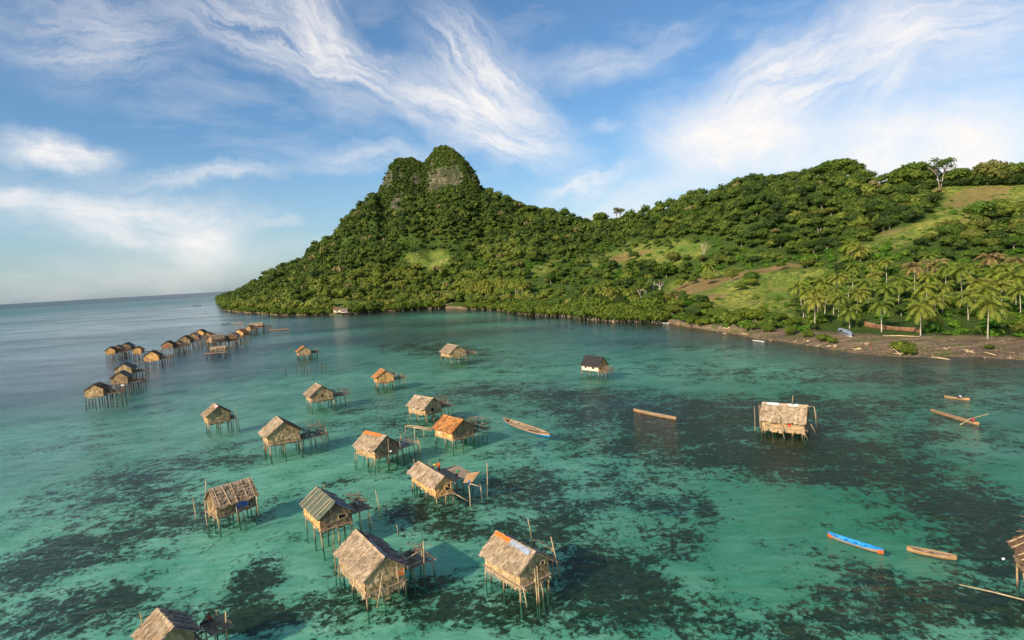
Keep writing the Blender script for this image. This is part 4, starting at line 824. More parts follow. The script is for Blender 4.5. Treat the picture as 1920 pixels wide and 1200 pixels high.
h23 = hutP('two tiered straw hut with an orange upper roof flap and a long grey deck', (702.5, 845.2), (670.4, 836.5), (728, 838), (706.9, 878.8), roofs=('straw', 'brown'), wall='wallstraw', walls=('wallstraw', 'wallbrown', 'wallbrown', 'wallstraw'), seed=23, det=1.2, battens=4, deck=('o', 5.6, 4.0, 0, -.1, 'greyplank', True), brush=1.0, patches=((0, .02, .8, .82, 1., 'orangec'),), gwin=((.5, .4, .45, .25, 'black', 'window'),), lwin=((.3, .75, .5, .25, 'black', 'window'), (.72, .75, .5, .25, 'black', 'window')), L=6, W=5, tall=1)
h22 = hutP('bright orange thatched hut with a pole walkway reaching left over the water', (848.3, 811.7), (809, 800), (869, 803), (846.9, 842.3), roofs=('orange', 'brown'), wall='wallorange', walls=('wallorange', 'wallbrown', 'wallbrown', 'wallorange'), seed=22, det=1.2, battens=4, deck=('o', 4.2, 4.8, 0, 0, 'greyplank', True), brush=3.4, L=6.2, W=5, lwin=((.27, .3, .5, .9, 'white', 'cloth_panel'), (.72, .75, .3, .25, 'black', 'window')))
h21 = hutP('straw hut with a small cyan window shade, just behind the orange thatched hut', (797, 766), (769.6, 761), (820.6, 761), (801.7, 795.6), roofs=('straw', 'orange'), seed=21, det=1.1, deck=('o', 4.4, 4.2, 0, .1, 'greyplank', True), brush=2.8, L=6.3, W=4.8, lwin=((.33, .7, 1.3, .3, 'cyan', 'window_shade'), (.58, .6, .4, .3, 'black', 'window')), gwin=((.45, .3, 1.0, .8, 'black', 'doorway'),), battens=4)
h20 = hutP('pale hut with a long reddish deck, the nearest hut to the mangrove shore', (843.7, 663), (818.7, 657.5), (866, 658), (847.5, 684), roofs=('tan', 'tan'), seed=20, det=1., deck=('o', 5.6, 4.8, 0, 0, 'orangewood', True), brush=1.6, L=9.0, W=6.6, lwin=((.25, .75, .4, .35, 'black', 'window'), (.6, .6, .4, .35, 'black', 'window')), gwin=((.85, .6, .5, .6, 'black', 'window'),), tall=1)
h19 = hutP('orange tinted thatched hut with green and red laundry on its deck', (706, 709), (696, 702.5), (730, 705), (712.5, 729), roofs=('orange', 'straw'), wall='wallorange', seed=19, det=1., deck=('o', 4.0, 3.4, 0, .1, 'greyplank', True), brush=1.4, L=5.4, W=5.2, battens=3, tall=1)
h16 = hutP('clean straw hut with a square dark window and a red ridge strip', (581.7, 743.3), (568.3, 735), (613, 740), (580, 768), roofs=('tan', 'brown'), seed=16, det=1., deck=('o', 4.6, 4.2, 0, .1, 'greyplank', True), brush=2.6, L=6, W=5.8, patches=((1, .1, .9, .88, 1., 'red'),), gwin=((.5, .7, .7, .6, 'black', 'window'),), tall=0)
h17 = hutP('narrow tan hut on very tall stilts standing alone in clear green water', (387.5, 781.7), (378.3, 775), (418.3, 780), (390.8, 811.7), roofs=('tan', 'brown'), seed=17, det=1., L=4.6, W=5.0, wallh=1.6, patches=((0, .6, 1., .8, 1., 'pink'),), fringe=False, tall=1, deck=('o', 1.0, 3, 0, 0, 'greyplank', True), brush=.8)
h18 = hutP('rounded straw hut joined to a collapsed tangle of grey poles', (500, 820), (490.8, 810), (545, 810), (503.3, 860), roofs=('straw', 'brown'), wall='wallstraw', seed=18, det=1.2, deck=('o', 5.2, 4.4, 0, -.3, 'greyplank', True), brush=3.4, L=6, W=6, wallh=1.6, tall=2)
h15 = hutP('small pale hut with an orange roof edge above mooring stakes', (558.3, 660), (551.7, 655), (577.5, 657), (560, 673.3), roofs=('orange', 'straw'), wall='wallstraw', seed=15, det=.8, deck=('o', 3.4, 3, 0, .1, 'greyplank', True), brush=2, L=5.4, W=5.4)
h30 = hutP('white walled hut with a black sheet roof, set apart near the shore side', (1122, 688), (1088, 684.4), (1133.75, 685), (1118.75, 709), roofs=('dark', 'dark'), wall='cream', walls=('cream', 'wallorange', 'wallbrown', 'cream'), seed=30, det=1., L=6.8, W=4.6, deck=('g', 2.6, 3.6, 0, 0, 'greyplank', True), brush=1.6, lwin=((.25, .65, .7, .55, 'black', 'window'), (.7, .6, .8, .6, 'wood' if False else 'black', 'window')), gwin=((.3, .4, .9, .7, 'red', 'cloth_panel'),), stx=3, ridgecap=False, pitch=1.1)
h31 = hutP('ragged straw shelter with splayed leaning stilts and white sheets on the ridge', (1512, 793), (1428, 786), None, (1500, 818), W=5.2, roofs=('straw', 'straw'), wall='wallstraw', seed=31, det=1.2, fringe=True, L=7.2, pitch=.9, patches=((0, .12, .38, .88, 1., 'white'), (0, .58, .80, .86, 1., 'white'), (1, .5, .8, .8, 1., 'greyblue')), lwin=((.18, 1.0, .8, .4, 'black', 'window'), (.66, .35, .6, .55, 'red', 'window')), stx=5, tall=3)
# long props of the ragged shelter lean against it
def polesW(parent_info, lst, name, mat='pole', r=.07):
    e, toW, zf, zr = parent_info; inv = e.matrix_basis.inverted()
    for a, za, b, zb in lst:
        m_ = MB(); p, q = inv @ atz(*a, za), inv @ atz(*b, zb); m_.tube([p, (p+q)/2+Vector((0, .05, .03)), q], [r, r*.95, r*.8], 6); m_.build(name, M[mat], e, True)
polesW(h31, [((1471, 822), .0, (1456, 775), 4.3), ((1516, 828), 0, (1503, 800), 2.8), ((1535, 822), 0, (1520, 795), 3.2), ((1505, 826), 0, (1502, 800), 2.6), ((1537, 801), .2, (1526, 762), 5.0), ((1532, 808), 0, (1527, 764), 4.8), ((1526, 762), 5.0, (1504, 764), 5.0), ((1484, 766), 4.2, (1487, 742), 7.2), ((1424, 806), 0, (1428, 790), 2.4), ((1429, 808), 0, (1431, 790), 2.4)], 'prop_pole')
polesW(h27, [((707, 1140), 0, (716, 1080), 3.6), ((719, 1128), 0, (713, 1103), 2.2), ((749, 1115), 0, (744, 1062), 3.4), ((795, 1085), -.1, (794, 1015), 5.2), ((752, 1055), 2.6, (792, 1030), 3.2), ((750, 1070), 1.9, (793, 1050), 2.1), ((747, 1003), 2.5, (744, 985), 4.5), ((771, 1072), 0, (770, 1050), 2.0)], 'prop_pole')
polesW(h28, [((1050, 1085), 0, (1033, 1007), 5.8), ((999, 1022), 0, (990, 973), 5.0), ((988, 1138), 0, (980, 1100), 2.2), ((1010, 1120), 0, (1002, 1085), 2.0), ((1052, 1056), 2.2, (1035, 1048), 3.)], 'prop_pole')
polesW(h24, [((914, 933), 0, (913, 868), 5.6), ((878, 940), .25, (842, 921), 1.6), ((904, 936), 0, (898, 898), 2.6), ((882, 950), 0, (879, 910), 2.4), ((874, 905), 2.4, (906, 884), 3.3), ((880, 907), 2.3, (898, 912), 2.0)], 'prop_pole')
polesW(h25, [((386, 966), 0, (386, 901), 5.6), ((393, 972), 0, (387, 926), 3.4), ((412, 995), 0, (405, 955), 3.2), ((485, 968), 0, (481, 930), 3.2), ((448, 982), 0, (443, 951), 2.8)], 'prop_pole')
polesW(h26, [((716, 980), 0, (704, 920), 5.2), ((700, 995), 0, (690, 958), 2.8)], 'prop_pole')
polesW(h23, [((788, 852), 0, (785, 826), 2.8), ((751, 845), 1.6, (749, 828), 3.4)], 'prop_pole')
polesW(h22, [((760, 819), -.2, (760, 799), 2.1), ((777, 826), -.2, (777, 803), 2.0), ((795, 823), -.2, (794, 806), 2.0), ((759, 799), 2.1, (810, 808), 2.1), ((762, 797), 2.1, (812, 803), 2.1), ((775, 800), 2.15, (806, 805), 2.2)], 'walkway_pole')
# slipped tilted rack beside the golden hut
def wpanel(name, pts, mat, label, cat, thick=.06, group=None):
    q = [atz(*p[:2], p[2]) for p in pts]; n = (q[1]-q[0]).cross(q[3]-q[0]).normalized()*thick; mb = MB(); mb.hexa([p for p in q]+[p+n for p in q]); o = mb.build(name, mat); tag(o, label, cat, group); return o
wpanel('tilted_rack', [(876, 888, 2.7), (900, 884, 3.5), (886, 903, 2.9), (868, 905, 2.3)], M['orangewood'], 'tilted orange brown slatted rack at the right end of the golden hut deck', 'rack')

# far cluster on the left
A_ = dict(det=.8, group='far stilt huts of the left row')
hutC('hut with a bare gable and long side deck, lowest of the far left row', (185, 757), -14, 4.6, 5.2, 1, 4.4, roofs=('brown', 'grey'), wall='wallstraw', deck=('s', 4.6, 3.4, .0, .2, 'plank', True), brush=1.6, seed=40, wallh=1.7, pitch=.6, **A_)
hutC('dark roofed hut with white bundles under it, lower one of the close pair', (231, 733), -16, 5, 5.2, 1, 4.6, roofs=('grey', 'brown'), wall='wallbrown', deck=('s', 4.0, 3.6, 0, 0, 'plank', True), brush=1.2, seed=41, wallh=1.7, gwin=((.75, .3, .9, .8, 'black', 'doorway'), (.35, -1.0, 1.0, .8, 'white', 'cloth_bundle')), **A_)
hutC('pale gabled hut with red and blue bundles, upper one of the close pair', (238, 714), -16, 5.4, 5.6, 1, 4.6, roofs=('grey', 'brown'), wall='wallstraw', deck=('s', 4.2, 4, -1, .1, 'plank', True), brush=1.0, seed=42, wallh=1.7, patches=((1, .05, .25, .7, 1, 'red'), (1, .3, .45, .7, 1, 'bluec')), **A_)
hutC('reddish brown hut with a pole deck, alone between the two far rows', (289, 686), -16, 5.2, 6.2, 1, 4.4, roofs=('brown', 'brown'), wall='wallorange', deck=('s', 5.0, 3.4, 0, .1, 'plank', True), brush=1.8, seed=43, wallh=1.6, gwin=((.7, .4, .6, .5, 'black', 'window'),), **A_)
hutC('leftmost small hut of the far upper row', (211, 672), -18, 5, 4.6, 1, 4.2, roofs=('brown', 'brown'), wall='wallorange', deck=('s', 4.2, 3, 0, 0, 'plank', True), brush=1.2, seed=44, **A_)
hutC('dark roofed hut second from the left in the far upper row', (240, 665), -18, 7, 5, 1, 4.6, roofs=('grey', 'brown'), wall='wallbrown', seed=45, deck=('s', 2, 3, 0, 0, 'plank', True), brush=.8, **A_)
hutC('bright orange roofed hut with a long low pier, third in the far upper row', (261, 672), -20, 5, 4.2, 1, 4.3, roofs=('orange', 'orange'), wall='wallorange', deck=('s', 8.0, 2.4, 0, .1, 'plank', False), seed=46, tall=2, **A_)
hutC('brown hut with a red cloth on its gable, middle of the far upper row', (318, 663), -14, 5.4, 5.6, 1, 4.6, roofs=('brown', 'brown'), wall='wallbrown', deck=('s', 5.4, 3, 0, 0, 'plank', True), brush=2.2, gwin=((.55, .5, 1.5, .9, 'red', 'cloth_panel'),), seed=47, **A_)
hutC('large brown gabled hut right of the one with the red cloth', (350, 653), -12, 6, 6.4, 1, 4.8, roofs=('brown', 'brown'), wall='wallbrown', deck=('s', 5, 3, 0, 0, 'plank', True), brush=1.8, gwin=((.75, .3, .6, .9, 'black', 'doorway'),), seed=48, **A_)
hutC('hut with pink and white laundry behind the large brown gabled one', (366, 646), -10, 6, 6, 1, 4.8, roofs=('orange', 'brown'), wall='wallbrown', deck=('s', 5, 4, 0, 0, 'plank', True), brush=2.4, patches=((0, .1, .5, .5, .9, 'pink'), (0, .5, .9, .1, .5, 'white')), seed=49, **A_)
hutC('small brown hut at the back of the row beside a pole pier', (379, 638), -8, 6, 5.4, 1, 5.0, roofs=('brown', 'brown'), wall='wallorange', deck=('s', 7, 2.6, 0, .2, 'plank', True), seed=50, tall=2, **A_)
hutC('straggling hut with a dark open roof in the middle of the far group', (407, 651), 40, 7, 5, 1, 5.0, roofs=('tan', 'brown'), wall='wallbrown', deck=('s', 4, 6, 0, -.4, 'plank', True), brush=2.4, seed=51, tall=2, **A_)
hutC('long low dark roofed hut on a boat like platform in the far group', (429, 648), 70, 9, 4.4, 1, 4.2, roofs=('brown', 'brown'), wall='wallbrown', seed=52, deck=('s', 1.6, 9, 0, -.5, 'orangewood', True), brush=1.4, patches=((0, .75, 1, .5, .95, 'red'),), tall=2, **A_)
hutC('ruined pale hut frame on an orange platform in front of the far group', (412, 667), 80, 7, 4, 1, 3.6, roofs=('straw', 'straw'), wall='wallstraw', wallh=.9, deck=('s', 2.6, 9.5, .6, -.9, 'orangewood', False), seed=53, tall=3, pitch=.4, **A_)
hutC('arched golden hut at the right end of the far group', (454, 638), 10, 6, 6.4, -1, 4.6, roofs=('tan', 'orange'), wall='wallorange', seed=54, gwin=((.5, .3, 1.2, 1.2, 'black', 'doorway'),), deck=('o', 1, 4, 0, 0, 'plank', True), brush=.6, tall=1, **A_)
hutC('far hut with red cloths all along its front, beside the big wooden boat', (482, 622), 75, 9, 4.6, 1, 4.6, roofs=('tan', 'brown'), wall='wallbrown', seed=55, lwin=((.15, .2, 1.6, .9, 'red', 'cloth_panel'), (.85, .2, 1.4, .7, 'red', 'cloth_panel')), deck=('b', 5, 3, 0, 0, 'orangewood', True), brush=1.4, tall=1, **A_)
for k, (x, y, az_, L_, ro_, lb) in enumerate([(224, 669, -16, 4.5, 'grey', 'small grey roofed hut squeezed between the first two of the far upper row'), (336, 660, -14, 5, 'tan', 'small tan hut between the red clothed one and the large brown one'), (392, 641, -8, 5, 'orange', 'small orange hut behind the middle of the far group'),
        (398, 650, -6, 4.5, 'brown', 'low brown hut at the left of the straggling one'), (440, 643, 5, 5, 'grey', 'grey roofed hut just left of the arched golden one'), (471, 626, 20, 4.5, 'brown', 'little brown hut between the arched hut and the red clothed far hut')]):
    hutC(lb, (x, y), az_, L_, 4.6, 1, 4.3, roofs=(ro_, 'brown'), wall='wallbrown', deck=('s', 3.5, 3.2, 0, 0, 'plank', True), brush=2.0, seed=70+k, tall=2, **A_)
# houses on the mountain shore and at the right frame edge
hutC('cream walled house on stilts at the foot of the mountain', (634, 589.5), 88, 8, 6, 1, 5.4, roofs=('brown', 'brown'), wall='cream', seed=60, wallh=3.2, det=.6, group='houses at the mountain shore', lwin=((.5, .8, 1.6, 1.2, 'black', 'window'),))
hutC('smaller pale house right beside the cream one at the mountain shore', (646, 589.5), 80, 7, 5, 1, 4.2, roofs=('grey', 'brown'), wall='cream', seed=61, wallh=2.4, det=.6, group='houses at the mountain shore', deck=('b', 6, 4, 0, -.4, 'plank', False))
hutC('reddish hut cut by the right edge of the photo, its poles bristling to the left', (2008, 1150), 28, 6.5, 6, -1, 4.2, roofs=('brown', 'brown'), wall='wallorange', seed=62, det=1.5, fringe=True, battens=6, deck=('b', 3.2, 3.4, 0, .5, 'orangewood', True), brush=2.6, tall=2)
# ---------------------------------------------------------------- boats
def boat(label, A, B, beam, h=.45, hull='plank', inner='plank', z=0., decked=0., thw=4, rim=None, name='dugout_canoe', cat='canoe', rise=.35, stripe=None, land=False, roll=0., group='canoes and boats on the water', draft=.18, planks=0):
    a = atz(*A, z+.3) if not land else onland(*A); b = atz(*B, z+.3) if not land else onland(*B)
    if land: z = (a.z+b.z)/2
    d = b-a; L = math.hypot(d.x, d.y); c = (a+b)/2; e = empty(name, (c.x, c.y, z), math.atan2(d.y, d.x)); e.rotation_euler[0] = roll; tag(e, label, cat, group)
    if land: e.rotation_euler[1] = -math.asin(max(-.2, min(.2, (b.z-a.z)/L)))
    n = 22
    def sec(t, k, off=0.):
        hb = beam/2*(1-abs(t)**2.6)**.8*1.0 + .02; sh_ = h*.62 + rise*.7*abs(t)**2.5; pr = [(-1, sh_), (-.86, sh_*.45), (-.55, -draft*.7), (0, -draft), (.55, -draft*.7), (.86, sh_*.45), (1, sh_)]
        y, zz = pr[k]; kk = (rise*.5*abs(t)**4)*(1 if 1 < k < 5 else 0); return (t*L/2, y*max(hb-off, .012), zz+kk+(off if 1 < k < 5 else 0))
    def shell(off, zs=0):
        mb = MB()
        for i in range(n+1):
            t_ = -1+2*i/n
            for k in range(7): p = sec(t_, k, off); mb.v.append((p[0]*(1-off*.1), p[1], p[2]+zs))
        for i in range(n):
            for k in range(6): mb.f.append((i*7+k, (i+1)*7+k, (i+1)*7+k+1, i*7+k+1) if off == 0 else (i*7+k, i*7+k+1, (i+1)*7+k+1, (i+1)*7+k))
        return mb
    mat = lambda k: M.get(k) or P_[k]
    shell(0).build('hull', mat(hull), e, True); shell(.05).build('hull_lining', mat(inner), e, True)
    for k in (0, 6):
        mb = MB(); mb.tube([Vector(sec(-1+2*i/n, k))+Vector((0, 0, .02)) for i in range(n+1)], .045, 5); mb.build('gunwale', mat(rim or inner), e, True)
    for q in range(thw):
        t_ = -.7+1.4*q/max(1, thw-1); p = sec(t_, 0); mb = MB(); mb.box(p[0]-.11, p[0]+.11, -abs(p[1])+.03, abs(p[1])-.03, p[2]-.13, p[2]-.08); mb.build('thwart', mat(inner), e)
    if decked:
        for sg in (-1, 1):
            mb = MB(); m_ = 6
            for i in range(m_):
                t0, t1 = sg*(1-decked+decked*i/m_), sg*(1-decked+decked*(i+.94)/m_); p, q = sec(t0, 0), sec(t1, 0); mb.hexa([(p[0], -abs(p[1]), p[2]-.05), (q[0], -abs(q[1]), q[2]-.05), (q[0], abs(q[1]), q[2]-.05), (p[0], abs(p[1]), p[2]-.05), (p[0], -abs(p[1]), p[2]+.02), (q[0], -abs(q[1]), q[2]+.02), (q[0], abs(q[1]), q[2]+.02), (p[0], abs(p[1]), p[2]+.02)])
            mb.build('end_deck', mat(inner), e)
    for q in range(planks):
        rd = random.Random(q*3+5); t0 = rd.uniform(-.85, .1); t1 = t0+rd.uniform(.5, .8); y = (q/(planks-1)-.5)*beam*.72; mb = MB(); x0, x1 = t0*L/2, min(t1, .85)*L/2; mb.box(x0, x1, y-beam*.05, y+beam*.05, h*.52+q*.004, h*.52+.05+q*.004); mb.build('deck_plank', mat(rd.choice((inner, 'plank', 'orangewood', 'pole'))), e)
    if stripe:
        mb = MB()
        for i in range(n+1):
            t_ = -1+2*i/n; p = sec(t_, 0); q = sec(t_, 1)
            for sg in (-1, 1):
                y0, y1 = sg*(abs(p[1])+.012), sg*(abs(q[1])*.98+.012)+sg*.0; mb.v += [(p[0], y0, p[2]-.02), (p[0], sg*(abs(p[1])*.93+.03), p[2]*.62)]
        for i in range(n): k = i*4; mb.f += [(k, k+4, k+5, k+1), (k+2, k+3, k+7, k+6)]
        mb.build('painted_strake', mat(stripe), e)
    return e
boat('wooden plank boat with a bright blue hull side, floating between the huts', (944, 787), (1031, 818), 2.4, .6, 'hullblue', 'plank', thw=6, rise=.5, name='wooden_boat', cat='boat', rim='orangewood', planks=9, decked=.2, stripe='orangewood')
boat('pale brown dugout canoe alone in the middle of the bay', (1188, 768), (1268, 784), 1.25, .42, 'orangewood', 'plank', thw=5, decked=.15, planks=4)
bc_ = boat('long blue canoe with orange painted ends, at the lower right', (1552, 1000), (1657, 1033), .85, .42, 'plank', 'hullblue', thw=5, rim='hullblue', decked=.1, rise=.25)
Lc_ = (atz(1552, 1000)-atz(1657, 1033)).length
for sg in (-1, 1):
    mb = MB()
    for q in range(5):
        t_ = sg*(.80+.19*q/4); hb_ = .85/2*(1-abs(t_)**2.6)**.8+.04; z1_ = .26+.17*abs(t_)**2.5
        for sd2 in (-1, 1): mb.v += [(t_*Lc_/2, sd2*(hb_+.01), z1_-.03), (t_*Lc_/2, sd2*(hb_*.8+.01), -.05)]
    for q in range(4): k_ = q*4; mb.f += [(k_, k_+4, k_+5, k_+1), (k_+2, k_+3, k_+7, k_+6)]
    mb.build('painted_end', P_['orangepaint'], bc_)
boat('hollow brown dugout canoe right of the long blue canoe', (1700, 1026), (1794, 1044), .95, .40, 'orangewood', 'brush', thw=3, rise=.2, rim='orangewood')
bp = boat('dugout canoe with a dark hollow and a red shirted paddler at its right end', (1745, 768), (1836, 794), .95, .38, 'orangewood', 'brush', thw=2, decked=.22, rise=.3, rim='orangewood')
boat('small brown canoe with a white bundle, farthest one on the right', (1771, 743), (1818, 748), .8, .35, 'orangewood', 'orangewood', thw=2, decked=.15)
boat('big wooden boat with a roofed middle moored at the far group', (503, 619.5), (542, 617.5), 3.2, 1.0, 'orangewood', 'plank', thw=3, rise=.9, name='wooden_boat', cat='boat', decked=.3, planks=5)
boat('short stubby boat with a dark stern on the far water', (438, 606.5), (457, 606.5), 3.0, 1.0, 'plank', 'plank', thw=2, rise=.8, name='wooden_boat', cat='boat', decked=.35)
boat('thin dark canoe left of the stubby boat on the far water', (416, 608), (430, 606.5), 1.2, .4, 'bark', 'bark', thw=2)
boat('faint dark boat far out left of the headland', (361, 574), (377, 572.3), 3., .9, 'dbark', 'dbark', thw=2)
boat('small white canoe at the water edge under the mangroves', (1238, 605), (1262, 605.5), 1.2, .45, 'white', 'white', thw=2)
boat('white plank like canoe lying in the shallows before the brown beach', (1411, 637), (1433, 639.5), .7, .2, 'white', 'white', thw=1, rise=.1)
boat('green boat moored below the cream house at the mountain shore', (624, 590.5), (641, 590.3), 1.8, .6, 'greenc', 'plank', thw=2)
boat('grey boat pulled up at the small landing of the mountain shore', (834, 573), (850, 568.5), 2.2, .8, 'bark', 'bark', thw=2, land=True)
boat('long grey boat lying below the palm cluster landing', (872, 568), (900, 566), 2.0, .7, 'greyblue', 'bark', thw=2, land=True)
boat('long brown wooden hull stranded on the beach before two palms', (1620, 611), (1724, 623), 2.8, 1.5, 'rust', 'plank', thw=5, rise=.9, land=True, roll=-.15, name='stranded_hull', cat='boat hull', draft=.7, group=None)
sb_ = boat('white and blue painted boat lying tilted on the beach at the left of the grove', (1575, 621), (1598, 633), 2.9, 1.3, 'white', 'greyblue', thw=4, rise=.5, land=True, roll=.25, name='stranded_boat', cat='boat', decked=.25, draft=.7, group=None, stripe='greyblue')
# white bamboo pole reaching over the water, paddle, stakes
def rod(name, a, b, r, mat, label, cat, n=6, group=None):
    mb = MB(); mb.tube([a, (a+b)/2 + Vector((0, 0, .04)), b], [r*.8, r, r], n); o = mb.build(name, mat, None, True); tag(o, label, cat, group); return o
rod('bamboo_pole', atz(1799, 1096, 2.1), atz(1925, 1126, 2.4), 0.055, M['pole'], 'long pale pole sticking out over the water from the hut at the right edge', 'pole')
for k, (x, y, hh) in enumerate([(556, 692, 1.6), (566, 697, 1.8), (571, 694, 1.6), (577, 698, 1.7), (583, 694, 1.4), (589, 693, 1.6), (595, 688, 2.2), (601, 692, 1.6), (604, 688, 1.3), (535, 698, 2.0), (610, 690, 1.8)]):
    g = atz(x, y); o = rod('mooring_stake', g-Vector((0, 0, 1.4)), g+Vector((random.uniform(-.3, .3), 0, hh)), .12, M['dbark'], 'dark mooring stake in the row of stakes below the small pale hut', 'stake', 5, 'mooring stakes')
for k, (x, y, hh, lb) in enumerate([(620, 826, 2.4, 'thin stake at the right end of the collapsed pole tangle'), (608, 815, 3., 'leaning stake beside the collapsed pole tangle'), (615, 822, 1.8, 'short stake in the water by the collapsed pole tangle'), (125, 705, 0, '')]):
    if lb: g = atz(x, y); rod('stake', g-Vector((0, 0, 1.4)), g+Vector((-1., .5, hh)), .07, M['brush'], lb, 'stake', 5)
# ---------------------------------------------------------------- people
def person(label, loc, rz, pose, shirt, legs='jeans', sc=1.):
    """one continuous skinned body; clothing and hair are its children"""
    J = {}
    if pose == 'sit':
        J = {'pelvis': (0, 0, .12), 'chest': (.08, 0, .50), 'neck': (.12, 0, .62), 'head': (.16, 0, .76), 'top': (.17, 0, .86)}
        lg = [[(.06, s*.11, .12), (.48, s*.16, .26), (.62, s*.14, .05), (.76, s*.14, .03)] for s in (-1, 1)]; ar = [[(.08, s*.19, .54), (.26, s*.24, .36), (.48, s*.18, .42), (.55, s*.17, .44)] for s in (-1, 1)]
    elif pose == 'bend':
        J = {'pelvis': (0, 0, .88), 'chest': (.38, 0, 1.08), 'neck': (.52, 0, 1.10), 'head': (.66, 0, 1.06), 'top': (.76, 0, 1.02)}
        lg = [[(0, s*.1, .84), (.06, s*.12, .46), (-.02, s*.12, .07), (.14, s*.13, .04)] for s in (-1, 1)]; ar = [[(.42, s*.19, 1.05), (.48, s*.22, .78), (.58, s*.16, .55), (.60, s*.15, .47)] for s in (-1, 1)]
    else:
        J = {'pelvis': (0, 0, .92), 'chest': (.02, 0, 1.30), 'neck': (.02, 0, 1.46), 'head': (.04, 0, 1.58), 'top': (.04, 0, 1.68)}
        lg = [[(0, s*.1, .88), (.03, s*.11, .48), (0, s*.11, .08), (.15, s*.12, .04)] for s in (-1, 1)]; ar = [[(.02, s*.2, 1.38), (.0, s*.26, 1.10), (.14, s*.22, .88), (.18, s*.21, .80)] for s in (-1, 1)]
    v = [J['pelvis'], J['chest'], J['neck'], J['head'], J['top']]; r = [.13, .14, .055, .095, .06]; ed = [(0, 1), (1, 2), (2, 3), (3, 4)]
    for ch, root, rr_ in ((lg[0], 0, (.085, .06, .042, .035)), (lg[1], 0, (.085, .06, .042, .035)), (ar[0], 1, (.05, .04, .03, .032)), (ar[1], 1, (.05, .04, .03, .032))):
        pv = root
        for p, q in zip(ch, rr_): v.append(p); r.append(q); ed.append((pv, len(v)-1)); pv = len(v)-1
        if root == 1:
            d = (Vector(ch[-1])-Vector(ch[-2])).normalized(); sd_ = d.cross(Vector((0, 0, 1))); sd_ = sd_.normalized() if sd_.length > .1 else Vector((0, 1, 0))
            for f_, (o_, ln) in enumerate(((-.03, .075), (-.01, .09), (.01, .085), (.028, .065), (.045, .045))):
                b_ = Vector(ch[-1])+sd_*o_; m1 = b_+d*ln*.55; m2 = m1+(d+Vector((0, 0, -.5))).normalized()*ln*.45; v.append(tuple(m1)); r.append(.009); ed.append((pv, len(v)-1)); v.append(tuple(m2)); r.append(.008); ed.append((len(v)-2, len(v)-1))
    def skin(name, vv, ee, rr2, mat, par):
        me = bpy.data.meshes.new(name); me.from_pydata([Vector(q)*sc for q in vv], ee, []); o = link(name, me, mat, par); sm = o.modifiers.new('skin', 'SKIN'); sm.use_smooth_shade = True
        for i, q in enumerate(rr2): me.skin_vertices[0].data[i].radius = (q*sc, q*sc)
        me.skin_vertices[0].data[0].use_root = True; ss_ = o.modifiers.new('sub', 'SUBSURF'); ss_.levels = 1; ss_.render_levels = 1; return o
    e = empty('person', loc, rz); tag(e, label, 'person')
    me0 = bpy.data.meshes.new('x'); bm_v = v
    o = skin('body', v, ed, r, P_['skin'], e)
    def add_skin_layer(): pass
    skin('shirt', [J['pelvis'], J['chest'], tuple(Vector(J['chest'])*.4+Vector(J['neck'])*.6), ar[0][0], ar[0][1], ar[1][0], ar[1][1]], [(0, 1), (1, 2), (1, 3), (3, 4), (1, 5), (5, 6)], [.155, .165, .085, .075, .06, .075, .06], P_[shirt], e)
    skin('trousers', [J['pelvis']]+lg[0][:3]+lg[1][:3], [(0, 1), (1, 2), (2, 3), (0, 4), (4, 5), (5, 6)], [.15, .10, .08, .06, .10, .08, .06], P_[legs], e)
    hd = Vector(J['head'])*sc; ht = (Vector(J['top'])-Vector(J['head'])).normalized(); V_, F_ = bpy_ico(); hm = npmesh('hair', (V_*np.array([.105, .1, .085])*sc + np.array(hd+ht*.045*sc-Vector((.03, 0, 0))*sc)), F_, True); link('hair', hm, P_['hair'], e)
    fm = MB()
    for s_ in (-1, 1): fm.box(.092, .10, s_*.035-.01, s_*.035+.01, -.004, .008)
    fc = fm.build('eyes', P_['hair'], e); fc.location = hd; mm = MB(); mm.box(.095, .103, -.022, .022, -.05, -.042); mo = mm.build('mouth', P_['red'], e); mo.location = hd; nn = MB(); nn.hexa([(.09, -.012, -.03), (.118, -.01, -.03), (.118, .01, -.03), (.09, .012, -.03), (.088, -.006, .01), (.095, -.005, .01), (.095, .005, .01), (.088, .006, .01)]); no = nn.build('nose', P_['skin'], e); no.location = hd
    return e
_osk = None
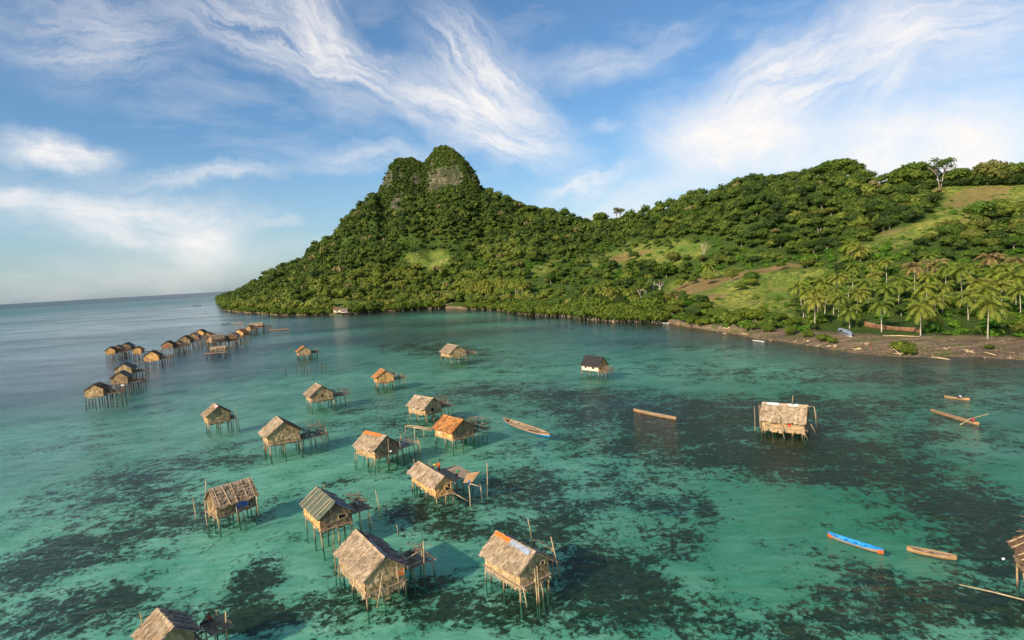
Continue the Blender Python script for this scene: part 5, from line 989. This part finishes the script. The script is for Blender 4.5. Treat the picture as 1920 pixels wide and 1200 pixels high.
try:
    pa = bp.matrix_basis @ Vector((0, 0, 0)); 
    q = atz(1826, 791, .35); rzb = bp.rotation_euler.z
    person('paddler in a red shirt kneeling at the right end of a canoe', (q.x, q.y, .28), rzb+math.pi, 'sit', 'red', sc=1.15)
    pd = MB(); side = Vector((-math.sin(rzb), math.cos(rzb), 0)); c_ = q + Vector((math.cos(rzb+math.pi), math.sin(rzb+math.pi), 0))*.55
    p1 = atz(1803, 795, .25); p2 = atz(1854, 776, 1.5); pd.tube([p1, c_.lerp(c_, .5)+Vector((0, 0, .45)), p2], .045, 6); d_ = (p1-p2).normalized(); pd.tube([p1-d_*.4, p1, p1+d_*.35], [.04, .12, .05], 5); o = pd.build('paddle', M['pole']); tag(o, 'long thin paddle held across the canoe by the red shirted paddler', 'paddle')
    D_, tW, zd_ = [v for k, v in DK.items() if k.startswith('golden hut')][0]; qd = tW(D_(1.6, -1.9, zd_+.06)); person('person in an orange top and dark red wrap standing on the golden hut deck', qd, R(-140), 'stand', 'orangec', 'red', .95)
    qd = tW(D_(.9, -2.5, zd_+.06)); person('person bending over in a yellow top at the back of the golden hut deck', qd, R(20), 'bend', 'yellow', 'white')
    qd = atz(1802, 746, .35); person('person in white crouching in the small farthest canoe on the right', (qd.x, qd.y, .22), R(180), 'sit', 'white')
    D_, tW, zd_ = [v for k, v in DK.items() if k.startswith('weathered')][0]; qd = tW(D_(2.0, -.9, zd_+.05)); person('person in a dark red shirt squatting on the deck at the bottom left', qd, R(-120), 'sit', 'red')
except Exception as ex:
    print('person failed', ex)
# bundles and laundry on decks
def bundle(px, py, z, s, mat, label, cat='bundle'):
    g = atz(px, py, z); V_, F_ = bpy_ico(); rs = np.random.default_rng(int(px*7+py)); vv = V_*(1+rs.uniform(-.25, .25, (12, 1)))*np.array([s, s*.8, s*.7])+np.array(g); me = npmesh('cloth_bundle', vv, F_, True); o = link('cloth_bundle', me, P_[mat]); md = o.modifiers.new('sub', 'SUBSURF'); md.render_levels = 2; tag(o, label, cat)
bundle(858, 884, 3.1, .38, 'greenc', 'green cloth bundle on the plank deck of the golden hut'); bundle(856, 890, 3., .3, 'black', 'dark bundle beside the green one on the golden hut deck'); bundle(880, 903, 2.7, .25, 'bluec', 'small blue bundle under the tilted rack')
bundle(733, 846, 2.4, .32, 'white', 'white sack between the two tiered hut and its deck'); bundle(738, 700, 3.0, .5, 'red', 'red laundry heap on the deck of the orange tinted hut'); bundle(743, 704, 3., .5, 'pink', 'pink laundry heap beside the red one'); bundle(735, 706, 2.8, .4, 'greenc', 'green laundry heap below the red one')
bundle(246, 684, 5.2, .6, 'red', 'red bundle on the roof end of the upper hut of the close pair'); bundle(241, 686, 5., .5, 'bluec', 'blue bundle beside the red one on the upper hut of the close pair'); bundle(1881, 1048, 3.2, .2, 'white', 'white box hanging among the poles at the right edge', 'box')
bundle(468, 616, 3., 1.0, 'red', 'red cloth heap on the left end of the far hut with red cloths'); bundle(372, 634.5, 4.5, .8, 'white', 'white laundry heap on the far row deck'); bundle(371, 633, 5.2, .7, 'red', 'red laundry heap on the far row deck'); bundle(1634, 650, 2.2, .35, 'red', 'red float lying beside the pale driftwood roots')
for key, a_, b_, mt_, nm_, lb_, ct_ in (('biggest', 1.2, .3, 'white', 'water_jug', 'white water jug on the deck behind the biggest pale hut', 'jug'), ('biggest', 2.4, -.6, 'black', 'cloth_bundle', 'black bundle on the deck behind the biggest pale hut', 'bundle'),
        ('hut with a green', 1.0, .8, 'red', 'cloth_bundle', 'red cloth on the deck of the green roofed hut', 'cloth'), ('hut with a green', 2.2, -.5, 'white', 'water_jug', 'white jug among the sticks beside the green roofed hut', 'jug'),
        ('two tiered', 2.6, .4, 'white', 'cloth_bundle', 'pale sack lying mid deck beside the two tiered hut', 'sack'), ('two tiered', 4.2, -.8, 'bluec', 'water_jug', 'blue jug at the far end of the deck beside the two tiered hut', 'jug'),
        ('rounded straw', 1.5, .2, 'white', 'cloth_bundle', 'white cloth in the collapsed pole tangle', 'cloth'), ('straw hut with', 1.4, .5, 'white', 'cloth_bundle', 'white cloth hung by the hut with the cyan shade', 'cloth'), ('straw hut with', 2.4, -.6, 'red', 'cloth_bundle', 'red cloth heap beside the hut with the cyan shade', 'cloth'),
        ('clean straw', 1.8, .2, 'yellow', 'water_jug', 'yellow jug on the deck of the clean straw hut', 'jug'), ('pale hut with', 1.2, .6, 'white', 'cloth_bundle', 'white cloth on the long reddish deck', 'cloth'), ('pale hut with', 2.6, -.4, 'red', 'cloth_bundle', 'red cloth on the long reddish deck', 'cloth')):
    D_, tW, zd_ = [v for k, v in DK.items() if k.startswith(key)][0]
    if not D_: continue
    q = tW(D_(a_, b_, zd_+.05))
    if nm_ == 'water_jug':
        mb = MB(); mb.tube([(0, 0, 0), (0, 0, .06), (0, 0, .34), (0, 0, .42), (.03, 0, .46), (.03, 0, .54)], [.14, .17, .17, .12, .045, .045], 10); mb.tube([(-.12, 0, .38), (-.13, 0, .50), (.0, 0, .50)], .02, 5); o = mb.build(nm_, P_[mt_], None, True); o.location = q
    else:
        V_, F_ = bpy_ico(); rs = np.random.default_rng(int(a_*97)+len(key)); o = link(nm_, npmesh(nm_, V_*(1+rs.uniform(-.3, .3, (12, 1)))*np.array([.36, .26, .2])+[0, 0, .12], F_, True), P_[mt_]); o.location = q; o.modifiers.new('sub', 'SUBSURF').render_levels = 2
    tag(o, lb_, ct_)
# ---------------------------------------------------------------- driftwood
def drift(px, py, s, label, seed, log=False, mat='pole', px2=None):
    rd = random.Random(seed); g = onland(px, py) if py < 668 else atz(px, py, .1)
    if g.z < -.3: g.z = 0
    if px2:
        g2 = atz(px2[0], px2[1], g.z); mb = MB(); mb.tube([g+Vector((0, 0, .12)), (g+g2)/2+Vector((0, .2, .25)), g2+Vector((0, 0, .12))], [.16, .22, .12], 6); o = mb.build('driftwood_log', M[mat], None, True); tag(o, label, 'driftwood', 'driftwood on the beach'); return
    mb = MB()
    for k in range(rd.randint(7, 10)):
        a = rd.uniform(0, 6.28); l_ = s*rd.uniform(.6, 1.4); e_ = rd.uniform(.0, .9); p1 = Vector((math.cos(a), math.sin(a), e_))*l_*.5; p2 = Vector((math.cos(a+.4)*l_, math.sin(a+.4)*l_, max(0.05, e_*l_*rd.uniform(.2, 1.2))))
        mb.tube([(0, 0, .15*s), p1, p2], [.17*s, .11*s, .05*s], 5)
    o = mb.build('driftwood_roots', M[mat], None, True); o.location = g; tag(o, label, 'driftwood', 'driftwood on the beach')
for k, (x, y, s, lb) in enumerate([(1561, 651, 1.5, 'brown forked root stump in the water edge below the stranded boat'), (1606, 656, 1.6, 'curled pale roots lying left of the tall pale stump'), (1620, 648, 1.5, 'tall pale root stump beside the red float'), (1668, 657, 1.0, 'curled pale driftwood knot left of the beach mangroves'), (1687, 665, 1.4, 'root tangle at the foot of the beach mangroves'), (1774, 656, .9, 'small pale stump on the beach right of the mangroves'),
        (1818, 661, 1.4, 'spreading pale roots near the right end of the beach'), (1893, 673, .9, 'small root knot in the water at the far right'), (1228, 600, 1.2, 'pale stump at the mangrove water edge left of the white canoe'), (1363, 618, 1.7, 'upright pale stump at the left end of the beach'), (1359, 630, .9, 'pale lump in the shallows below the upright stump'), (1445, 639, .9, 'pale knot in the shallows right of the white plank canoe'),
        (1512, 640, 1.1, 'pale root knot at the waterline left of the leaning log'), (1476, 607, .9, 'white rubbish heap at the grass edge above the beach'), (1283, 608, 1.2, 'roots below the mangrove with the red cloth'), (1330, 616, 1.4, 'pale arching roots under the broad mangrove'), (1110, 600, 1.0, 'pale roots at the foot of the mid bay mangroves'), (1150, 604, 1.1, 'white stump in front of the mid bay mangroves'), (1191, 605, 1.1, 'orange brown roots under a mid bay mangrove')]): drift(x, y, s, lb, k)
for k, (x, y, x2, y2, lb) in enumerate([(1532, 650, 1548, 645, 'pale log lying in the water left of the forked root stump'), (1490, 642, 1500, 637, 'short pale log leaning on the waterline'), (1745, 671, 1781, 675, 'long pale branch floating off the beach'), (1838, 661, 1868, 667, 'thick golden log lying on the beach at the right'), (1388, 626, 1404, 628, 'thin plank at the left end of the beach'), (1655, 630, 1725, 632, 'pale plank lying below the long stranded hull')]): drift(x, y, 1, lb, 50+k, px2=(x2, y2))
# beach stones
rs = np.random.default_rng(4); Vs = []; Fs = []; k0 = 0
for q in range(1500):
    px = rs.uniform(1280, 1960); ys = np.interp(px, [p[0] for p in SHORE], [p[1] for p in SHORE]); g = onland(px, ys-rs.uniform(-1, 1)-rs.random()**1.5*min(38, max(5, (px-1280)*.25)))
    if g.z > 3.2: continue
    v, f = bpy_ico(); s = rs.uniform(.05, .20)*(2 if rs.random() < .05 else 1); Vs.append(v*(1+rs.uniform(-.3, .3, (12, 1)))*np.array([s*1.5, s*1.3, s*.8])+np.array(g)+[0, 0, .02]); Fs.append(f+k0); k0 += 12
mt, t = newmat('beach_stone'); pos = t.n('ShaderNodeNewGeometry').outputs['Position']; n = t.noise(pos, .9, 3); bsdf(t, t.mix(t.mapr(n, .35, .65), (.07, .052, .04), (.34, .24, .15)), .9, .2)
tag(link('beach_stones', npmesh('beach_stones', np.concatenate(Vs), np.concatenate(Fs), True), mt), 'brown and pale stones scattered over the dark beach', 'stones', kind='stuff')
